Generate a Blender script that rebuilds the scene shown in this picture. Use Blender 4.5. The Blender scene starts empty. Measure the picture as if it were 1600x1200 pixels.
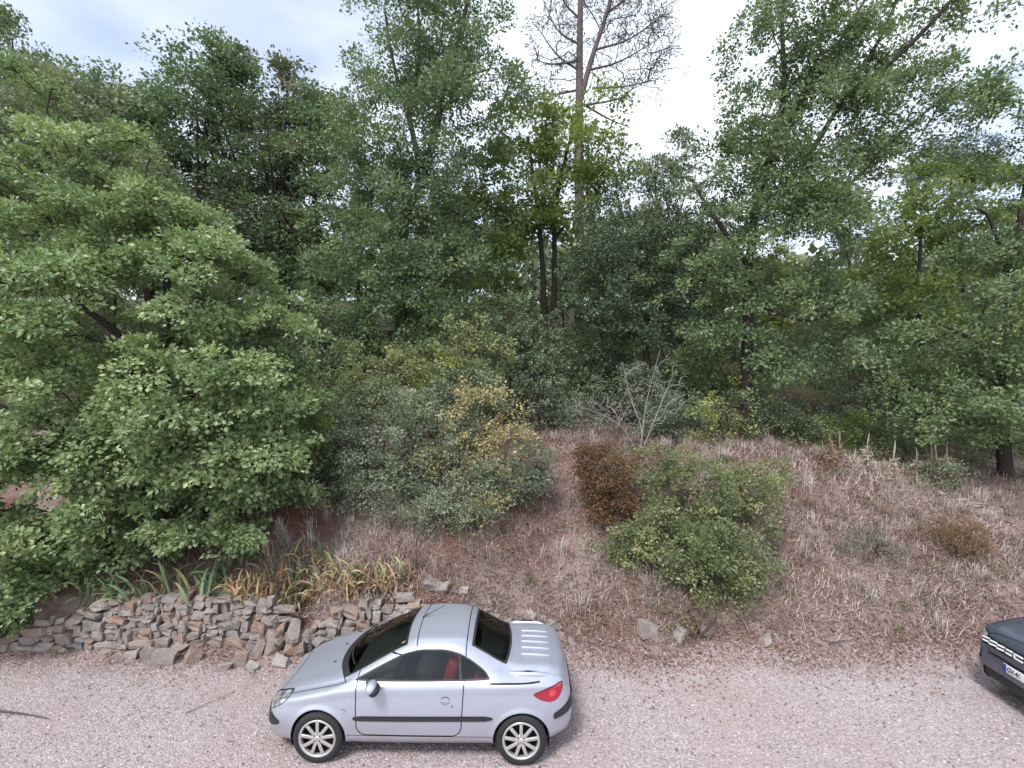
import bpy, math, random
import numpy as np
from mathutils import Vector, Matrix

# ------------------------------------------------------------------ camera, sky, sun, exposure
scene = bpy.context.scene
COL = scene.collection
F = 760.0                      # focal length in photograph pixels (1600 wide)
CAMH = 4.55
cam_data = bpy.data.cameras.new('camera')
cam_data.sensor_width = 36.0
cam_data.lens = 36.0 * F / 1600.0
cam_data.clip_start = 0.05
cam_data.clip_end = 2000.0
cam = bpy.data.objects.new('camera', cam_data)
cam.location = (0, 0, CAMH)
cam.rotation_euler = (math.radians(90), 0, 0)
COL.objects.link(cam)
scene.camera = cam

SUN_EL, SUN_AZ = 55.0, 208.0    # degrees; azimuth measured clockwise from +Y (behind the camera, a little to the left)
world = bpy.data.worlds.new('World')
scene.world = world
world.use_nodes = True
wt = world.node_tree
for n in list(wt.nodes):
    wt.nodes.remove(n)
wo = wt.nodes.new('ShaderNodeOutputWorld')
bg = wt.nodes.new('ShaderNodeBackground')
sky = wt.nodes.new('ShaderNodeTexSky')
sky.sky_type = 'NISHITA'
sky.sun_disc = False
sky.sun_elevation = math.radians(SUN_EL)
sky.sun_rotation = math.radians(SUN_AZ)
sky.air_density = 1.0
sky.dust_density = 2.0
tc = wt.nodes.new('ShaderNodeTexCoord')
mp = wt.nodes.new('ShaderNodeMapping')
mp.inputs['Scale'].default_value = (1.0, 1.0, 2.2)
mp.inputs['Location'].default_value = (5.3, 2.2, 1.0)
nz = wt.nodes.new('ShaderNodeTexNoise')
nz.inputs['Scale'].default_value = 1.7
nz.inputs['Detail'].default_value = 6.0
nz.inputs['Roughness'].default_value = 0.5
rmp = wt.nodes.new('ShaderNodeValToRGB')
rmp.color_ramp.elements[0].position = 0.32
rmp.color_ramp.elements[0].color = (0.28, 0.28, 0.28, 1)
rmp.color_ramp.elements[1].position = 0.66
rmp.color_ramp.elements[1].color = (1, 1, 1, 1)
mixw = wt.nodes.new('ShaderNodeMix')
mixw.data_type = 'RGBA'
mixw.inputs[7].default_value = (6.0, 6.4, 7.1, 1)      # the bright cloud deck
bg.inputs['Strength'].default_value = 0.1
wt.links.new(tc.outputs['Generated'], mp.inputs['Vector'])
wt.links.new(mp.outputs['Vector'], nz.inputs['Vector'])
wt.links.new(nz.outputs['Fac'], rmp.inputs['Fac'])
wt.links.new(rmp.outputs['Color'], mixw.inputs[0])
wt.links.new(sky.outputs['Color'], mixw.inputs[6])
wt.links.new(mixw.outputs[2], bg.inputs['Color'])
wt.links.new(bg.outputs['Background'], wo.inputs['Surface'])

sun_data = bpy.data.lights.new('sun', 'SUN')
sun_data.energy = 1.5
sun_data.angle = math.radians(14)
sun_data.color = (1.0, 0.96, 0.93)
sun = bpy.data.objects.new('sun', sun_data)
az, el = math.radians(SUN_AZ), math.radians(SUN_EL)
sdir = Vector((math.sin(az) * math.cos(el), math.cos(az) * math.cos(el), math.sin(el)))
sun.rotation_euler = (-sdir).to_track_quat('-Z', 'Y').to_euler()
sun.location = (0, -5, 30)
COL.objects.link(sun)

scene.view_settings.view_transform = 'Standard'
scene.view_settings.look = 'None'
scene.view_settings.exposure = 1.22
scene.view_settings.gamma = 1.0
scene.view_settings.use_curve_mapping = False

# ------------------------------------------------------------------ small helpers
R0 = np.random.default_rng(7)


def smooth(a, b, x):
    t = np.clip((np.asarray(x, float) - a) / (b - a), 0, 1)
    return t * t * (3 - 2 * t)


def _hash(ix, iy, seed):
    n = (ix.astype(np.int64) * 374761393 + iy.astype(np.int64) * 668265263 + seed * 974634777) & 0xFFFFFFFF
    n = ((n ^ (n >> 13)) * 1274126177) & 0xFFFFFFFF
    n = n ^ (n >> 16)
    return (n & 0xFFFF) / 65535.0


def vnoise(x, y, seed=0):
    x = np.asarray(x, float); y = np.asarray(y, float)
    ix = np.floor(x); iy = np.floor(y)
    fx = x - ix; fy = y - iy
    fx = fx * fx * (3 - 2 * fx); fy = fy * fy * (3 - 2 * fy)
    a = _hash(ix, iy, seed); b = _hash(ix + 1, iy, seed)
    c = _hash(ix, iy + 1, seed); d = _hash(ix + 1, iy + 1, seed)
    return (a * (1 - fx) + b * fx) * (1 - fy) + (c * (1 - fx) + d * fx) * fy


def fbm(x, y, seed=0, octv=4):
    s = 0; a = 0.5
    for k in range(octv):
        s = s + a * (vnoise(x * 2 ** k, y * 2 ** k, seed + k) - 0.5)
        a *= 0.5
    return s


def pchip(xk, yk, x):
    xk = np.asarray(xk, float); yk = np.asarray(yk, float); x = np.asarray(x, float)
    h = np.diff(xk); d = np.diff(yk) / h
    m = np.zeros_like(yk)
    for i in range(1, len(xk) - 1):
        if d[i - 1] * d[i] > 0:
            w1 = 2 * h[i] + h[i - 1]; w2 = h[i] + 2 * h[i - 1]
            m[i] = (w1 + w2) / (w1 / d[i - 1] + w2 / d[i])
    m[0] = d[0]; m[-1] = d[-1]
    i = np.clip(np.searchsorted(xk, x) - 1, 0, len(h) - 1)
    t = np.clip((x - xk[i]) / h[i], 0, 1)
    t2 = t * t; t3 = t2 * t
    return ((2 * t3 - 3 * t2 + 1) * yk[i] + (t3 - 2 * t2 + t) * h[i] * m[i]
            + (-2 * t3 + 3 * t2) * yk[i + 1] + (t3 - t2) * h[i] * m[i + 1])


def mesh_np(name, V, T, tint=None, normals=None, sm=False):
    """mesh from numpy arrays of vertices and triangles / quads (all faces with the same corner count)"""
    V = np.ascontiguousarray(V, dtype=np.float32)
    T = np.ascontiguousarray(T, dtype=np.int32)
    me = bpy.data.meshes.new(name)
    k = T.shape[1]; n = len(T)
    me.vertices.add(len(V)); me.vertices.foreach_set('co', V.ravel())
    me.loops.add(n * k); me.loops.foreach_set('vertex_index', T.ravel())
    me.polygons.add(n)
    me.polygons.foreach_set('loop_start', np.arange(0, n * k, k, dtype=np.int32))
    me.polygons.foreach_set('loop_total', np.full(n, k, dtype=np.int32))
    me.polygons.foreach_set('use_smooth', np.full(n, bool(sm), dtype=bool))
    if tint is not None:
        a = me.attributes.new('tint', 'FLOAT', 'POINT')
        a.data.foreach_set('value', np.ascontiguousarray(tint, dtype=np.float32))
    me.update(calc_edges=True)
    me.validate()
    if normals is not None:
        me.normals_split_custom_set_from_vertices([tuple(q) for q in np.asarray(normals, float)])
    return me


def link(name, me, mat=None, parent=None, loc=None, rot=None, scale=None):
    o = bpy.data.objects.new(name, me)
    COL.objects.link(o)
    if mat is not None and me is not None and len(me.materials) == 0:
        me.materials.append(mat)
    if parent is not None:
        o.parent = parent
    if loc is not None:
        o.location = loc
    if rot is not None:
        o.rotation_euler = rot
    if scale is not None:
        o.scale = scale
    return o


def tag(o, label=None, cat=None, group=None, kind=None):
    if label: o['label'] = label
    if cat: o['category'] = cat
    if group: o['group'] = group
    if kind: o['kind'] = kind
    return o


def empty(name, loc=(0, 0, 0), rz=0.0):
    o = bpy.data.objects.new(name, None)
    o.empty_display_size = 0.2
    o.location = loc
    o.rotation_euler = (0, 0, rz)
    COL.objects.link(o)
    return o


def W(px, py, Y):
    return np.array([(px - 800) / F * Y, Y, CAMH - (py - 600) / F * Y])


def unit(a):
    return a / np.maximum(np.linalg.norm(a, axis=-1, keepdims=True), 1e-9)


# ------------------------------------------------------------------ materials
class NT:
    def __init__(self, name):
        self.m = bpy.data.materials.new(name)
        self.m.use_nodes = True
        self.t = self.m.node_tree
        for n in list(self.t.nodes):
            self.t.nodes.remove(n)
        self.out = self.n('ShaderNodeOutputMaterial')

    def n(self, typ, **kw):
        nd = self.t.nodes.new(typ)
        for k, v in kw.items():
            if hasattr(nd, k):
                setattr(nd, k, v)
            else:
                nd.inputs[k.replace('_', ' ')].default_value = v
        return nd

    def l(self, a, b):
        self.t.links.new(a, b)

    def ramp(self, fac, stops):
        r = self.n('ShaderNodeValToRGB')
        e = r.color_ramp.elements
        while len(e) < len(stops):
            e.new(0.5)
        for q, (p, c) in zip(e, stops):
            q.position = p
            q.color = (*c, 1) if len(c) == 3 else c
        if fac is not None:
            self.l(fac, r.inputs['Fac'])
        return r.outputs['Color']

    def noise(self, scale, detail=4, rough=0.55, vec=None):
        nn = self.n('ShaderNodeTexNoise')
        nn.inputs['Scale'].default_value = scale
        nn.inputs['Detail'].default_value = detail
        nn.inputs['Roughness'].default_value = rough
        if vec is not None:
            self.l(vec, nn.inputs['Vector'])
        return nn.outputs['Fac']

    def mix(self, fac, a, b, mode='MIX'):
        m = self.n('ShaderNodeMix')
        m.data_type = 'RGBA'
        m.blend_type = mode
        for sock, v in ((m.inputs[0], fac), (m.inputs[6], a), (m.inputs[7], b)):
            if isinstance(v, (int, float)):
                sock.default_value = v
            elif isinstance(v, tuple):
                sock.default_value = (*v, 1)
            else:
                self.l(v, sock)
        return m.outputs[2]

    def bump(self, h, strength=0.5, dist=0.02):
        b = self.n('ShaderNodeBump')
        b.inputs['Strength'].default_value = strength
        b.inputs['Distance'].default_value = dist
        self.l(h, b.inputs['Height'])
        return b.outputs['Normal']

    def principled(self, color, rough=0.6, metal=0.0, normal=None, spec=0.5, coat=0.0, **kw):
        p = self.n('ShaderNodeBsdfPrincipled')
        if isinstance(color, tuple):
            p.inputs['Base Color'].default_value = (*color, 1)
        else:
            self.l(color, p.inputs['Base Color'])
        if isinstance(rough, (int, float)):
            p.inputs['Roughness'].default_value = rough
        else:
            self.l(rough, p.inputs['Roughness'])
        p.inputs['Metallic'].default_value = metal
        p.inputs['Specular IOR Level'].default_value = spec
        p.inputs['Coat Weight'].default_value = coat
        if coat:
            p.inputs['Coat Roughness'].default_value = 0.06
        if normal is not None:
            self.l(normal, p.inputs['Normal'])
        return p

    def done(self, shader):
        self.l(shader.outputs[0], self.out.inputs['Surface'])
        return self.m


def mat_leaf(name, stops, transl=0.3, rough=0.5, spec=0.35):
    """stops: list of (position, colour) along the per-leaf tint"""
    t = NT(name)
    at = t.n('ShaderNodeAttribute', attribute_name='tint')
    c = t.ramp(at.outputs['Fac'], stops)
    p = t.principled(c, rough, spec=spec)
    tr = t.n('ShaderNodeBsdfTranslucent')
    c2 = t.mix(1.0, c, (1.25, 1.3, 0.75), 'MULTIPLY')
    t.l(c2, tr.inputs['Color'])
    mx = t.n('ShaderNodeMixShader')
    mx.inputs[0].default_value = transl
    t.l(p.outputs[0], mx.inputs[1]); t.l(tr.outputs[0], mx.inputs[2])
    return t.done(mx)


def mat_simple(name, color, rough=0.5, metal=0.0, spec=0.5, coat=0.0, var=0.0, scale=20.0, bump=0.0):
    t = NT(name)
    c = color
    nrm = None
    if var or bump:
        tcn = t.n('ShaderNodeTexCoord')
        f = t.noise(scale, 5, 0.6, tcn.outputs['Object'])
        if var:
            c = t.mix(f, tuple(x * (1 - var) for x in color), tuple(min(1, x * (1 + var)) for x in color))
        if bump:
            nrm = t.bump(f, bump, 0.01)
    return t.done(t.principled(c, rough, metal, nrm, spec, coat))


def mat_tint(name, stops, rough=0.85, spec=0.2):
    t = NT(name)
    at = t.n('ShaderNodeAttribute', attribute_name='tint')
    return t.done(t.principled(t.ramp(at.outputs['Fac'], stops), rough, spec=spec))


def mat_bark(name, a, b):
    t = NT(name)
    tcn = t.n('ShaderNodeTexCoord')
    mpn = t.n('ShaderNodeMapping')
    mpn.inputs['Scale'].default_value = (1, 1, 0.25)
    t.l(tcn.outputs['Object'], mpn.inputs['Vector'])
    f = t.noise(18, 6, 0.65, mpn.outputs['Vector'])
    f2 = t.noise(1.3, 3, 0.5, tcn.outputs['Object'])
    c = t.mix(f, a, b)
    c = t.mix(f2, c, tuple(x * 0.8 for x in b))
    return t.done(t.principled(c, 0.9, normal=t.bump(f, 0.8, 0.03), spec=0.15))


# ------------------------------------------------------------------ terrain
RX = [-40, -20, -6, 0, 4, 6.8, 9, 12, 14, 18, 30, 60]
RZ = [3.6, 3.3, 3.1, 3.05, 3.0, 2.84, 2.5, 2.15, 1.9, 1.7, 1.6, 1.6]


def wall_amount(X):
    """1 where the stone wall holds the bank, 0 where the bank runs down to the drive"""
    X = np.asarray(X, float)
    full = smooth(-9.6, -8.2, X) * (1 - smooth(-1.4, 0.6, X))
    gap = 1 - 0.75 * np.exp(-((X + 3.85) / 0.55) ** 2)
    return full * gap


def foot_line(X):
    X = np.asarray(X, float)
    return 8.42 + 1.5 * fbm(X * 0.8, X * 0 + 3.1, 11)


def hgt(X, Y):
    X = np.asarray(X, float); Y = np.asarray(Y, float)
    zr = np.interp(X, RX, RZ)
    foot = foot_line(X)
    wa = wall_amount(X)
    z0 = 0.70 * wa
    foot = foot * (1 - np.clip(wa * 1.5, 0, 1)) + 8.46 * np.clip(wa * 1.5, 0, 1)
    t = np.clip((Y - foot) / (13.0 - foot), 0, 1)
    f = 0.72 * t + 0.28 * (1 - (1 - t) ** 2)
    f = f * (wa + (1 - wa) * (0.35 + 0.65 * smooth(0.0, 0.16, t)))
    step = smooth(0.0, 0.10, Y - foot) * z0
    z = np.where(Y < foot, -0.10 + 0.10 * smooth(-0.8, 0.0, Y - foot), step + (zr - z0) * f)
    # round the brow of the bank, then a nearly level terrace, then the wooded hillside
    up = np.maximum(Y - 13.0, 0)
    z = z + 0.03 * np.minimum(up, 4.0)
    u2 = np.maximum(Y - 17.0, 0)
    z = z + 0.42 * np.minimum(u2, 9.0) * smooth(0, 2.5, u2) + 0.20 * np.clip(Y - 26.0, 0, 60)
    amp = smooth(0.0, 1.0, Y - foot)
    z = z + amp * (0.34 * fbm(X * 0.55, Y * 0.55, 3) + 0.22 * fbm(X * 2.0, Y * 2.0, 5))
    z = z + smooth(17, 24, Y) * 1.2 * fbm(X * 0.12, Y * 0.12, 9)
    return z


def h1(x, y):
    return float(hgt(np.array([x]), np.array([y]))[0])


def ray_ground(px, py):
    Ys = np.arange(4.0, 70.0, 0.02)
    z = CAMH - (py - 600) / F * Ys
    Xs = (px - 800) / F * Ys
    g = np.maximum(hgt(Xs, Ys), 0)
    k = np.argmax(z < g)
    return float(Xs[k]), float(Ys[k]), float(g[k])


def grid_mesh(name, xs, ys, zf):
    X, Y = np.meshgrid(xs, ys)
    Z = zf(X, Y)
    V = np.stack([X.ravel(), Y.ravel(), Z.ravel()], 1)
    nx, ny = len(xs), len(ys)
    i = np.arange(nx - 1)[None, :] + nx * np.arange(ny - 1)[:, None]
    i = i.ravel()
    Q = np.stack([i, i + 1, i + nx + 1, i + nx], 1)
    return mesh_np(name, V, Q, sm=True)


xs = np.concatenate([-np.geomspace(160, 15, 26), np.arange(-14.9, 16.9, 0.15), np.geomspace(17, 160, 26)])
ys = np.concatenate([np.arange(7.6, 17.0, 0.09), np.geomspace(17.0, 190, 60)])

# hillside: red-brown earth under matted straw, leaf mould under the trees
t = NT('bank_soil')
geo = t.n('ShaderNodeNewGeometry')
pos = geo.outputs['Position']
f_big = t.noise(0.55, 5, 0.6, pos)
f_mid = t.noise(3.2, 6, 0.65, pos)
f_fine = t.noise(38.0, 5, 0.7, pos)
earth = t.mix(f_mid, (0.12, 0.060, 0.046), (0.23, 0.135, 0.11))
straw = t.mix(f_fine, (0.20, 0.14, 0.122), (0.42, 0.33, 0.31))
msk = t.ramp(f_big, [(0.36, (0, 0, 0)), (0.58, (1, 1, 1))])
c = t.mix(msk, earth, straw)
dst = t.n('ShaderNodeVectorMath', operation='DISTANCE'); t.l(pos, dst.inputs[0]); dst.inputs[1].default_value = (-4.25, 10.2, 1.65)
wob_ = t.n('ShaderNodeMath', operation='MULTIPLY_ADD'); t.l(f_mid, wob_.inputs[0]); wob_.inputs[1].default_value = 1.1; t.l(dst.outputs['Value'], wob_.inputs[2])
scar = t.ramp(wob_.outputs[0], [(0.85, (1, 1, 1)), (1.0, (0, 0, 0))])
c = t.mix(scar, c, t.mix(f_fine, (0.15, 0.062, 0.045), (0.27, 0.135, 0.105)))
sep = t.n('ShaderNodeSeparateXYZ'); t.l(pos, sep.inputs[0])
mr = t.n('ShaderNodeMapRange'); t.l(sep.outputs['Y'], mr.inputs['Value'])
mr.inputs['From Min'].default_value = 14.5; mr.inputs['From Max'].default_value = 18.5
mould = t.mix(f_mid, (0.045, 0.045, 0.028), (0.115, 0.105, 0.068))
c = t.mix(mr.outputs[0], c, mould)
M_SOIL = t.done(t.principled(c, 0.95, normal=t.bump(f_fine, 0.9, 0.05), spec=0.1))

hill = link('hillside', grid_mesh('hillside', xs, ys, hgt), M_SOIL)
tag(hill, 'wooded hillside with a dry earth and straw bank', kind='structure')

# gravel drive
t = NT('gravel')
geo = t.n('ShaderNodeNewGeometry'); pos = geo.outputs['Position']
vor = t.n('ShaderNodeTexVoronoi'); vor.inputs['Scale'].default_value = 42.0
t.l(pos, vor.inputs['Vector'])
g1 = t.ramp(vor.outputs['Color'], [(0.0, (0.23, 0.195, 0.20)), (0.5, (0.37, 0.32, 0.325)), (1.0, (0.50, 0.45, 0.455))])
f_big = t.noise(0.45, 4, 0.6, pos)
dust = t.mix(t.noise(60, 4, 0.7, pos), (0.27, 0.20, 0.185), (0.42, 0.33, 0.315))
msk = t.ramp(f_big, [(0.40, (0, 0, 0)), (0.62, (0.6, 0.6, 0.6))])
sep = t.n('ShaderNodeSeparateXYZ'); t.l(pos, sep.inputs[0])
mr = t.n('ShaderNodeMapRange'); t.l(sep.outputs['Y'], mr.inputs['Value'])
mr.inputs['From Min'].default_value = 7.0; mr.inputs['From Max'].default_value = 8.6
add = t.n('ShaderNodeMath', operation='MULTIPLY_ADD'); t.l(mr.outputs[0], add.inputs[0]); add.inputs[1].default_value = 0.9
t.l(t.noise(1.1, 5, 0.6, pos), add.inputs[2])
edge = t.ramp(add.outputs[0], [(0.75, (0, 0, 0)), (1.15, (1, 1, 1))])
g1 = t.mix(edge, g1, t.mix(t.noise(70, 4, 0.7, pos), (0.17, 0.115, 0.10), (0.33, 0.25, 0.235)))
c = t.mix(msk, g1, dust)
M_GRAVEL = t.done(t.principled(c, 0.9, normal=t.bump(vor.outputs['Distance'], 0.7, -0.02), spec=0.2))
gx = np.concatenate([-np.geomspace(120, 10, 14), np.arange(-9.5, 10, 0.25), np.geomspace(10, 120, 14)])
gy = np.concatenate([-np.geomspace(80, 2, 10), np.arange(-1.5, 9.2, 0.25)])
drive = link('gravel_drive', grid_mesh('gravel_drive', gx, gy, lambda X, Y: 0.018 * fbm(X * 0.5, Y * 0.5, 21)), M_GRAVEL)
tag(drive, 'pinkish grey gravel drive below the bank', kind='structure')


def drive_z(X, Y):
    return 0.018 * fbm(X * 0.5, Y * 0.5, 21)


# loose gravel as real pebbles over the part of the drive in view
def pebbles(n, x0, x1, y0, y1, smin, smax, rng, edge=False):
    X = rng.uniform(x0, x1, n); Y = rng.uniform(y0, y1, n)
    if edge:
        Y = y1 - (y1 - y0) * rng.power(1.6, n) * 1.0
    trk = np.minimum(np.abs(Y - 5.55 - 0.12 * np.sin(X * .5)), np.abs(Y - 7.15 - 0.10 * np.sin(X * .4 + 1)))
    kp = (trk > 0.24 + 0.3 * fbm(X * 1.3, Y * 1.3, 31)) | (rng.random(n) < 0.45)
    X, Y = X[kp], Y[kp]; n = len(X)
    s = rng.uniform(smin, smax, n) * (0.7 + 0.6 * rng.random(n))
    base = np.array([[1, 0, 0], [0, 1, 0], [-1, 0, 0], [0, -1, 0], [0, 0, 1]], float)
    tri = np.array([[0, 1, 4], [1, 2, 4], [2, 3, 4], [3, 0, 4]])
    P = base[None] * (1 + rng.uniform(-0.3, 0.3, (n, 5, 1)))
    P[:, :4, 2] += rng.uniform(-0.35, 0.05, (n, 4))
    P[:, 4, :2] += rng.uniform(-0.4, 0.4, (n, 2))
    P = P * np.stack([s * rng.uniform(0.8, 1.35, n), s * rng.uniform(0.7, 1.1, n), s * rng.uniform(0.4, 0.75, n)], 1)[:, None]
    a = rng.uniform(0, 2 * np.pi, n); ca, sa = np.cos(a), np.sin(a)
    x = P[..., 0] * ca[:, None] - P[..., 1] * sa[:, None]
    y = P[..., 0] * sa[:, None] + P[..., 1] * ca[:, None]
    Z = np.maximum(drive_z(X, Y), hgt(X, Y)) + s * 0.15
    V = np.stack([x + X[:, None], y + Y[:, None], P[..., 2] + Z[:, None]], -1).reshape(-1, 3)
    T = (tri[None] + 5 * np.arange(n)[:, None, None]).reshape(-1, 3)
    tn = np.repeat(np.clip(rng.normal(0.5, 0.24, n), 0, 1), 5)
    return V, T, tn


M_PEB = mat_tint('pebble', [(0.0, (0.14, 0.11, 0.115)), (0.35, (0.33, 0.275, 0.28)), (0.7, (0.45, 0.39, 0.395)), (1.0, (0.54, 0.485, 0.485))], 0.85)
V, T, tn = pebbles(62000, -9.5, 9.5, 5.0, 8.6, 0.0075, 0.0165, np.random.default_rng(3))
tag(link('loose_gravel', mesh_np('loose_gravel', V, T, tn), M_PEB), 'loose pale gravel pebbles spread over the drive', 'gravel', kind='stuff')

# ------------------------------------------------------------------ plants
def catmull(P, n):
    P = np.asarray(P, float)
    Q = np.vstack([2 * P[0] - P[1], P, 2 * P[-1] - P[-2]])
    out = []
    for i in range(1, len(Q) - 2):
        t = np.linspace(0, 1, n, endpoint=False)[:, None]
        a, b, c_, d = Q[i - 1], Q[i], Q[i + 1], Q[i + 2]
        out.append(0.5 * ((2 * b) + (-a + c_) * t + (2 * a - 5 * b + 4 * c_ - d) * t ** 2 + (-a + 3 * b - 3 * c_ + d) * t ** 3))
    out.append(P[-1:])
    return np.vstack(out)


def tube(P, r, sides):
    """vertices and quads of a tapered tube along the points P"""
    P = np.asarray(P, float); n = len(P)
    T = unit(np.gradient(P, axis=0))
    ref = np.array([0.31, 0.95, 0.12]) if abs(T[0] @ np.array([0.31, 0.95, 0.12])) < 0.9 else np.array([1.0, 0, 0])
    B = unit(np.cross(T, ref)); C = np.cross(T, B)
    a = np.arange(sides) * 2 * np.pi / sides
    V = P[:, None] + np.asarray(r)[:, None, None] * (np.cos(a)[None, :, None] * B[:, None] + np.sin(a)[None, :, None] * C[:, None])
    i = (np.arange(n - 1)[:, None] * sides + np.arange(sides)[None]).ravel()
    j = (np.arange(n - 1)[:, None] * sides + (np.arange(sides)[None] + 1) % sides).ravel()
    Q = np.stack([i, j, j + sides, i + sides], 1)
    return V.reshape(-1, 3), Q


class Tubes:
    def __init__(self):
        self.V = []; self.Q = []; self.n = 0

    def add(self, P, r, sides=5):
        v, q = tube(P, r, sides)
        self.V.append(v); self.Q.append(q + self.n); self.n += len(v)

    def mesh(self, name, off=(0, 0, 0)):
        return mesh_np(name, np.vstack(self.V) - np.asarray(off), np.vstack(self.Q), sm=True)


def grow(trunks, tips, rng, r_tip=0.006, step=0.35, lift=0.25, wob=0.12, lenw=0.12, expo=0.44):
    """branch skeleton: every tip is joined to the cheapest node of the wood grown so far"""
    cap = 200 + sum(len(p) for p, *_ in trunks) * 8 + len(tips) * 26
    P = np.zeros((cap, 3)); D = np.zeros((cap, 3)); par = np.full(cap, -1); L = np.zeros(cap); fix = np.zeros(cap)
    n = 0; chains = []
    for pts, r0, r1 in trunks:
        C = catmull(pts, 7)
        if len(pts) > 1 and n:
            k0 = int(np.argmin(np.linalg.norm(P[:n] - C[0], axis=1)))
            if np.linalg.norm(P[k0] - C[0]) > 0.6:
                k0 = -1
        else:
            k0 = -1
        l0 = L[k0] if k0 >= 0 else 0
        T = unit(np.gradient(C, axis=0))
        dl = np.concatenate([[0], np.cumsum(np.linalg.norm(np.diff(C, axis=0), axis=1))])
        m = len(C)
        P[n:n + m] = C; D[n:n + m] = T; L[n:n + m] = l0 + dl
        par[n:n + m] = np.arange(n - 1, n + m - 1); par[n] = k0
        fix[n:n + m] = np.linspace(r0, r1, m)
        chains.append(list(range(n, n + m)))
        n += m
    d0 = np.min(np.linalg.norm(tips[:, None] - P[None, :n], axis=2), axis=1)
    for ti in np.argsort(d0):
        t_ = tips[ti]
        v = t_ - P[:n]
        d = np.linalg.norm(v, axis=1)
        align = np.einsum('ij,ij->i', v, D[:n]) / np.maximum(d, 1e-6)
        cost = d * (1.25 - 0.35 * align) + lenw * L[:n] + np.maximum(-v[:, 2], 0) * 0.25
        a = int(np.argmin(cost))
        dist = d[a]
        K = int(np.clip(dist / step, 2, 14))
        s = np.linspace(0, 1, K + 1)[1:, None]
        ctrl = P[a] + D[a] * dist * 0.35 + (t_ - P[a]) * 0.25 + np.array([0, 0, lift * dist * 0.3])
        C = (1 - s) ** 2 * P[a] + 2 * s * (1 - s) * ctrl + s ** 2 * t_
        C[:-1] += rng.normal(0, wob * step * 0.5, (K - 1, 3))
        if n + K >= cap:
            break
        P[n:n + K] = C
        full = np.vstack([P[a][None], C])
        D[n:n + K] = unit(np.diff(full, axis=0))
        L[n:n + K] = L[a] + dist * np.linspace(1 / K, 1, K)
        par[n:n + K] = np.arange(n - 1, n + K - 1); par[n] = a
        chains.append([a] + list(range(n, n + K)))
        n += K
    cnt = np.zeros(n)
    has = np.zeros(n, bool)
    has[par[:n][par[:n] >= 0]] = True
    cnt[~has] = 1
    for i in range(n - 1, -1, -1):
        if par[i] >= 0:
            cnt[par[i]] += cnt[i]
    r = r_tip * np.maximum(cnt, 1) ** expo
    r = np.where(fix[:n] > 0, fix[:n], r)
    tb = Tubes()
    for ch in chains:
        rr = r[ch].copy()
        if fix[ch[-1]] == 0:
            rr[0] = min(rr[0], rr[1] * 1.25)
        mx = rr.max()
        tb.add(P[ch], rr, 3 if mx < 0.012 else (5 if mx < 0.05 else 9))
    return tb, D[:n]


def leaves(centers, out, rng, per=80, spread=0.45, flat=0.45, ln=0.10, wd=0.06, tint=0.5, tvar=0.16, lvar=0.10, upw=0.7, outw=0.4, rnd=0.6, lobed=False, fall=0.0):
    """leaf faces in loose flattened sprays round each twig end"""
    n0 = len(centers)
    cn = np.maximum(4, (per * rng.uniform(0.5, 1.5, n0))).astype(int)
    idx = np.repeat(np.arange(n0), cn); N = len(idx)
    up = np.array([0, 0, 1.0])
    pn = unit(up * 0.8 + out * 0.35 + rng.normal(0, 0.3, (n0, 3)))[idx]      # spray plane normal
    q = rng.normal(0, 1, (N, 3))
    q = unit(q) * (rng.random(N) ** 0.45)[:, None]
    sc = (spread * rng.uniform(0.65, 1.35, n0))[idx]
    along = np.einsum('ij,ij->i', q, pn)
    q = q - pn * (along * (1 - flat))[:, None]
    pos = centers[idx] + q * sc[:, None] + out[idx] * (sc * 0.35)[:, None]
    pos[:, 2] -= fall * np.sum((q * sc[:, None])[:, :2] ** 2, axis=1)
    axis = unit(q + out[idx] * 0.5 + rng.normal(0, 0.5, (N, 3)))
    nr = unit(up * upw + out[idx] * outw + rng.normal(0, rnd, (N, 3)))
    side = unit(np.cross(nr, axis)); nr = np.cross(axis, side)
    l_ = ln * rng.uniform(0.45, 1.45, N); w_ = wd * (l_ / ln) * rng.uniform(0.7, 1.25, N)
    tt = np.clip(tint + rng.normal(0, tvar, n0)[idx] + rng.normal(0, lvar, N), 0.01, 0.99)
    A = axis * l_[:, None]; S = side * w_[:, None]; U = nr * l_[:, None]
    if lobed:
        V = np.stack([pos, pos + A * 0.32 + S * 0.5, pos + A * 0.72 + S * 0.42 - U * 0.04, pos + A - U * 0.14,
                      pos + A * 0.72 - S * 0.42 - U * 0.04, pos + A * 0.32 - S * 0.5], 1).reshape(-1, 3)
        tri = np.array([[0, 5, 1], [1, 5, 4], [1, 4, 2], [2, 4, 3]]); k = 6
    else:
        V = np.stack([pos, pos + A * 0.5 + S * 0.5 + U * 0.06, pos + A - U * 0.06, pos + A * 0.5 - S * 0.5 + U * 0.06], 1).reshape(-1, 3)
        tri = np.array([[0, 2, 1], [0, 3, 2]]); k = 4
    T = (tri[None] + k * np.arange(N)[:, None, None]).reshape(-1, 3)
    return V, T, np.repeat(tt, k)


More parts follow.
